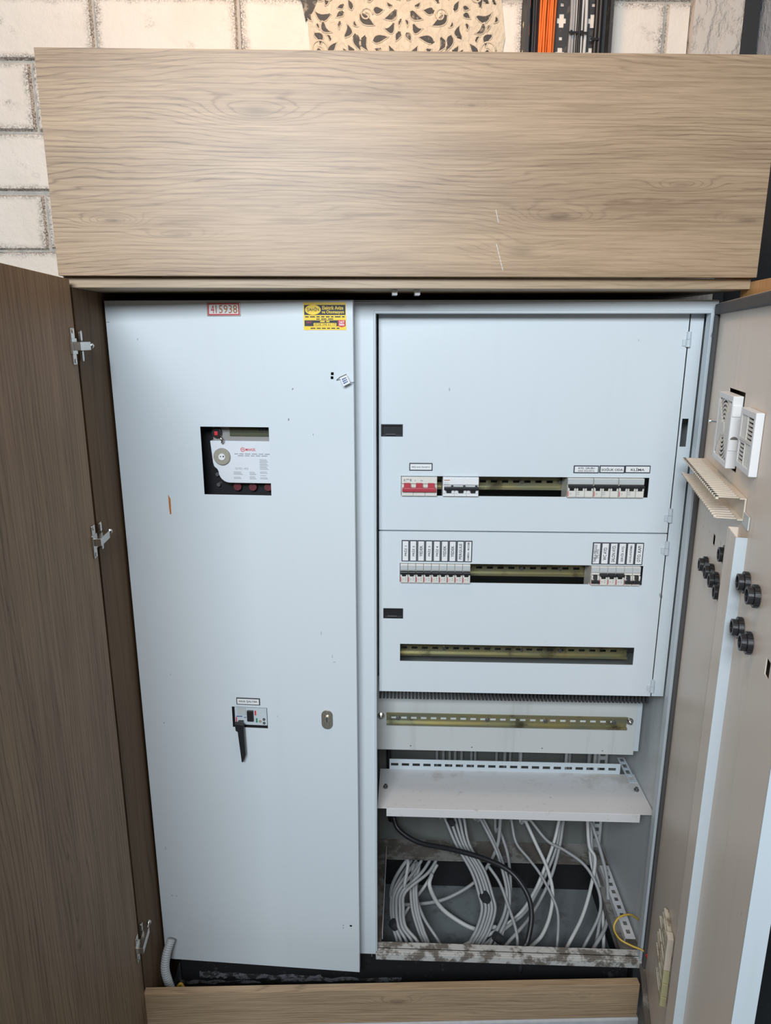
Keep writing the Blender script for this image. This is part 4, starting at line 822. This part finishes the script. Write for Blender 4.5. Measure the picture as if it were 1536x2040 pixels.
# ================================================================ cables in the open bottom
def zc(zx, zy): return zx / 2.743 + 740, zy / 2.743 + 1620
NC = [0]
def cable(pts, r=.0045, mat='cable', y0=1.80, y1=1.55, rise=True, label=None, dx=0., dy=0.):
    P = []; n = len(pts); tot = [0]
    for i in range(1, n): tot.append(tot[-1] + math.hypot(pts[i][0] - pts[i - 1][0], pts[i][1] - pts[i - 1][1]))
    for i, p in enumerate(pts):
        u, v = zc(p[0] + dx, p[1]); t = tot[i] / tot[-1]; y = p[2] if len(p) > 2 else y0 + (y1 - y0) * t; y += dy
        fl = C.px(u, v, Z=r + .0015).y; P.append(C.px(u, v, Y=min(y, fl) if fl > 1.4 else y))
    if rise:
        k0 = P[0] + (P[0] - P[1]) * .7; k0.y = min(k0.y, 1.825); P = [Vector((k0.x + (k0.x - P[0].x) * .5, min(1.835, k0.y + .01), .80)), k0] + P
    last = P[-1]; P.append(Vector((last.x - .01, min(last.y, 1.60) - .02, max(.012, last.z - .05))))
    b = B().tube(smooth_path(P, 6), r, 10); base = (P[-1].x, P[-1].y, max(0., P[-1].z - r))
    lb_ = label or 'grey sheathed cable hanging loose in the open bottom of the cabinet'
    return single('cable', lb_, 'cable', b, mat, C, base, 'cables in the bottom of the cabinet', True)
cable([(120, 20), (150, 90), (260, 160), (450, 200), (620, 250), (760, 320), (850, 440), (875, 560), (855, 690), (830, 745)], .0068, 'cable_black', 1.79, 1.50, True, 'thick black cable curving across the bottom of the cabinet', dy=-.03)
for k, (d, e) in enumerate(((-28, 0), (-8, -.006), (10, .004), (26, -.004), (44, .006))): cable([(430 + k * 8, 30), (490, 170), (575, 320), (617, 450), (632, 530), (600, 640), (550, 735)], .0046, 'cable', 1.80, 1.56, True, 'grey cable in the taped middle bundle in the bottom of the cabinet', d, e)
cable([(705, 30), (690, 170), (640, 280), (560, 380), (420, 462), (300, 492), (150, 498), (108, 470), (112, 400), (150, 320), (200, 262)], .0050, 'cable', 1.78, 1.62, dy=0, label='grey cable looping from the middle to the left side of the bottom compartment')
cable([(600, 40), (680, 200), (720, 330), (740, 440), (722, 560), (640, 735)], .0046, label='left one of two grey cables hanging right of the taped bundle')
cable([(615, 40), (690, 200), (735, 330), (755, 450), (740, 570), (665, 740)], .0046, dy=.01, label='right one of two grey cables hanging right of the taped bundle')
cable([(700, 90), (745, 230), (760, 400), (742, 560), (690, 740)], .0046, dy=.015, label='grey cable bowing right beside the taped middle bundle')
cable([(765, 40), (790, 160), (860, 250), (920, 330), (985, 450), (1020, 560), (1012, 750)], .0040, label='thinnest grey cable, slanting from middle to right over the concrete floor')
cable([(845, 50), (900, 170), (960, 300), (990, 430), (975, 560), (930, 670), (860, 750)], .0052, 'cable_light', label='thick pale cable bowing right, in the middle of the bottom compartment')
cable([(1025, 40), (1000, 150), (950, 290), (890, 430), (800, 560), (650, 660), (480, 740)], .0050, 'cable_light', label='pale cable sweeping far left across the front of the bottom compartment')
cable([(1035, 60), (1010, 190), (960, 320), (900, 440), (840, 540), (745, 620), (600, 740)], .0046, dy=.01, label='grey cable sweeping left just behind the long pale one')
cable([(1048, 50), (1028, 180), (988, 330), (930, 460), (850, 590), (720, 745)], .0046, dy=-.008, label='grey cable slanting left, right of the long sweeping pale one')
cable([(870, 40), (960, 150), (1050, 200), (1150, 270), (1210, 350), (1250, 460), (1240, 570), (1150, 755)], .0044, label='grey cable slanting across from middle top to the right bundle')
cable([(1180, 40), (1190, 180), (1222, 250), (1200, 400), (1150, 570), (1060, 755)], .0050, 'cable_light', dy=-.01, label='pale cable of the right bundle that bends left near the floor')
cable([(1205, 60), (1250, 200), (1285, 350), (1292, 500), (1280, 620), (1205, 760)], .0050, dy=-.02, label='outermost grey cable, beside the right slotted strip')
cable([(1190, 50), (1198, 250), (1230, 380), (1262, 520), (1268, 755)], .0048, 'cable_light', dy=.01, label='pale cable falling straight down in the right bundle')
cable([(1200, 50), (1210, 260), (1245, 400), (1255, 520), (1222, 755)], .0046, dy=.005, label='grey cable falling straight in the middle of the right bundle')
for k, (sx_, ex) in enumerate(((200, 110), (225, 122), (255, 140), (300, 160), (335, 178))): cable([(sx_ + 20, 258, 1.74), (sx_ - 30, 330, 1.70), (ex + 8, 430, 1.66), (ex - 4, 520, 1.62), (ex + 8, 620, 1.58), (ex + 30 + 12 * k, 715, 1.55)], .0045, 'cable', rise=False, dy=-.012 * k, label='grey cable of the coil at the left of the bottom compartment')
cable([(330, 330, 1.72), (318, 400, 1.69), (375, 510, 1.68), (480, 592, 1.66), (580, 636, 1.64), (690, 630, 1.62)], .0062, 'cable_light', rise=False, label='thick pale cable arching over the concrete floor of the bottom compartment')
for d in (0, 16, 30): cable([(235, 268, 1.72), (215, 380, 1.67), (222, 520, 1.62), (255, 640, 1.58), (285, 730, 1.55)], .0043, 'cable', rise=False, label='grey cable of the trio falling in front of the left coil', dx=d, dy=-.006 * (d > 10))
cable([(262, 300, 1.72), (246, 440, 1.66), (285, 570, 1.60), (380, 730, 1.55)], .0043, rise=False, label='grey cable fanning out right of the left coil towards the sill')
cable([(360, 280, 1.74), (290, 400, 1.72), (200, 520, 1.70), (165, 600, 1.66)], .0046, 'cable_light', rise=False, label='short pale cable slanting behind the left coil')
cable([(640, 290, 1.70), (700, 380, 1.67), (745, 500, 1.63), (790, 640, 1.58), (797, 745, 1.55)], .0044, rise=False, label='grey cable running down behind the thick black one')
def tape(label, c0, c1, r, y):
    a, b_ = C.px(*zc(*c0), Y=y), C.px(*zc(*c1), Y=y); single('tape_band', label, 'tape', B().tube([a, a.lerp(b_, .5), b_], [r * .96, r, r * .96], 14), 'soft_black', C, (a.x, a.y, min(a.z, b_.z) - r), 'black tape bands on the cables', False)
tape('black tape band around the middle cable bundle', (612, 445), (632, 478), .0135, 1.645)
tape('black tape band on the bundle just below the shelf', (425, 32), (445, 60), .0095, 1.772)
tape('black tape band on cables near the front sill', (672, 668), (708, 695), .0120, 1.555)
tape('black tape band on cables in the left front corner', (112, 596), (136, 622), .0125, 1.565)
# yellow earth wire from flange to door
e_ = [C.px(u, v, Y=y) for u, v, y in ((1272, 1832, 1.50), (1255, 1822, 1.485), (1233, 1828, 1.47), (1223, 1848, 1.455), (1234, 1870, 1.445), (1258, 1884, 1.43), (1280, 1893, 1.418), (1289, 1903, 1.41))]
ew = thing('earth_wire', 'thin yellow wire with a red lug looping over the corner of the sill', 'wire', C, tuple(e_[-1])); B().tube(smooth_path(e_, 6), .0024, 8).part('wire', 'yellow_wire', ew, smooth=True)
q = e_[-1]; B().cyl((q.x - .001, q.y, q.z + .004), (q.x + .003, q.y - .002, q.z - .008), .0040, 10).part('lug', 'redprint', ew, 'red lug', .0006)
# ribbed conduit at the left of the base
cp = [W.px(u, v, Y=y) for u, v, y in ((341, 1872, 1.43), (332, 1900, 1.415), (329, 1930, 1.405), (336, 1958, 1.40), (348, 1990, 1.39))]
P = smooth_path(cp, 26); P = [Vector((p.x, p.y, max(p.z, .015))) for p in P]; rs = [.0098 + (.0010 if i % 4 < 2 else 0) for i in range(len(P))]
single('ribbed_conduit', 'grey ribbed plastic conduit beside the lower left corner of the cabinet', 'conduit', B().tube(P, rs, 16), 'conduit', W, (P[-1].x, P[-1].y, 0.), None, True)
a = W.px(354, 1964, Y=1.42); B2 = B().tube(smooth_path([(a.x - .012, 1.405, .02), (a.x - .003, 1.415, a.z - .03), (a.x, 1.42, a.z - .004), (a.x + .012, 1.42, a.z + .001), (a.x + .03, 1.405, .03)]), .004, 8)
single('yellow_wire', 'bit of yellow wire behind the low oak board, beside the conduit', 'wire', B2, 'yellow_wire', W, (a.x, 1.41, 0.01), None, True)
# ================================================================ cable tray on the wall above the fascia
TYB = WY - .016; zt0, zt1 = 1.95, 2.75
tr = thing('cable_tray', 'black perforated cable tray fixed upright on the brick wall', 'cable tray', W, ((TX0 + TX1) / 2, WY - .02, zt0)); hl = []
for cx in (W.px(1118, 50, Y=TYB).x, W.px(1180, 50, Y=TYB).x):
    z = zt0 + .03
    while z < zt1 - .05: hl += [(cx - .006, cx + .006, z, z + .030), (cx - .011, cx + .011, z + .009, z + .021), (cx - .004, cx + .004, z + .045, z + .053)]; z += .072
B().plate(TX0, TX1, zt0, zt1, TYB, TYB + .002, hl).part('tray_base', 'tray', tr, 'perforated base'); B().box(TX0, TX0 + .002, TYB - .05, TYB, zt0, zt1).box(TX0, TX0 + .008, TYB - .052, TYB - .050, zt0, zt1).part('tray_side', 'tray', tr); B().box(TX1 - .002, TX1, TYB - .05, TYB, zt0, zt1).box(TX1 - .008, TX1, TYB - .052, TYB - .050, zt0, zt1).part('tray_side', 'tray', tr)
q = W.px(1050, 50, Y=WY - .04).x; P = [(q + .0012 * math.sin(k * 2.1), TYB - .02, zt0 + .02 * k) for k in range(39)]
single('flange_shine_tube', 'bright added tube imitating reflections on the left flange of the cable tray', 'hose', B().tube(P, [.0068 + .0016 * ((k * 7) % 3 - 1) for k in range(39)], 12), 'foil', W, (q, TYB - .02, zt0), None, False)  # added tube stands in for reflections along the tray's bright flange
def tcab(u, r, mat, y, label, group=None, lean=0., n=0):
    x = W.px(u, 50, Y=TYB + y).x; rg = random.Random(int(u * 7)); P = [(x + lean * (k - 4) + rg.uniform(-.0016, .0016), TYB + y, zt0 + .08 * k) for k in range(11)]
    single('tray_cable', label, 'cable', B().tube(smooth_path(P, 3), r, 10), mat, W, (x, TYB + y, zt0), group, True)
for k in range(7): tcab(1074 + k * 4.6, .0030, 'orange', -.012 - .006 * (k % 3), 'thin bright orange cable in the bundle running up the cable tray', 'orange cables in the tray', .0016)
for u, r in ((1062, .006), (1066, .005)): tcab(u, r, 'cable_black', -.012, 'black cable left of the orange bundle in the cable tray', 'black cables left of the orange bundle')
for u, r, m_ in ((1137, .0042, 'cable'), (1142.5, .0035, 'cable'), (1147.5, .0022, 'cable_light'), (1160, .0040, 'cable_light'), (1166, .0040, 'cable_light')): tcab(u, r, m_, -.010, 'grey cable in the right half of the cable tray', 'grey cables in the tray')
for u, r in ((1152, .0045), (1155, .004), (1188, .006), (1194, .006)): tcab(u, r, 'cable_black', -.012, 'black cable in the right half of the cable tray', 'black cables at the right of the tray')
for i, (u0, u1, v) in enumerate(((1134, 1150, 65), (1155, 1169, 66), (1176, 1192, 78))):
    a, b_ = W.px(u0, v, Y=TYB - .018), W.px(u1, v, Y=TYB - .018); single('cable_tie', 'black cable tie in the tray, ' + ('around the darker grey cables', 'around the pale grey cables', 'around the rightmost black cables')[i], 'cable tie', B().box(a.x - .001, b_.x + .001, TYB - .0200, TYB - .0185, a.z - .0025, a.z + .0025).box(a.x + .002, a.x + .007, TYB - .023, TYB - .0185, a.z - .004, a.z + .004), 'black', W, (a.x, TYB - .018, a.z))
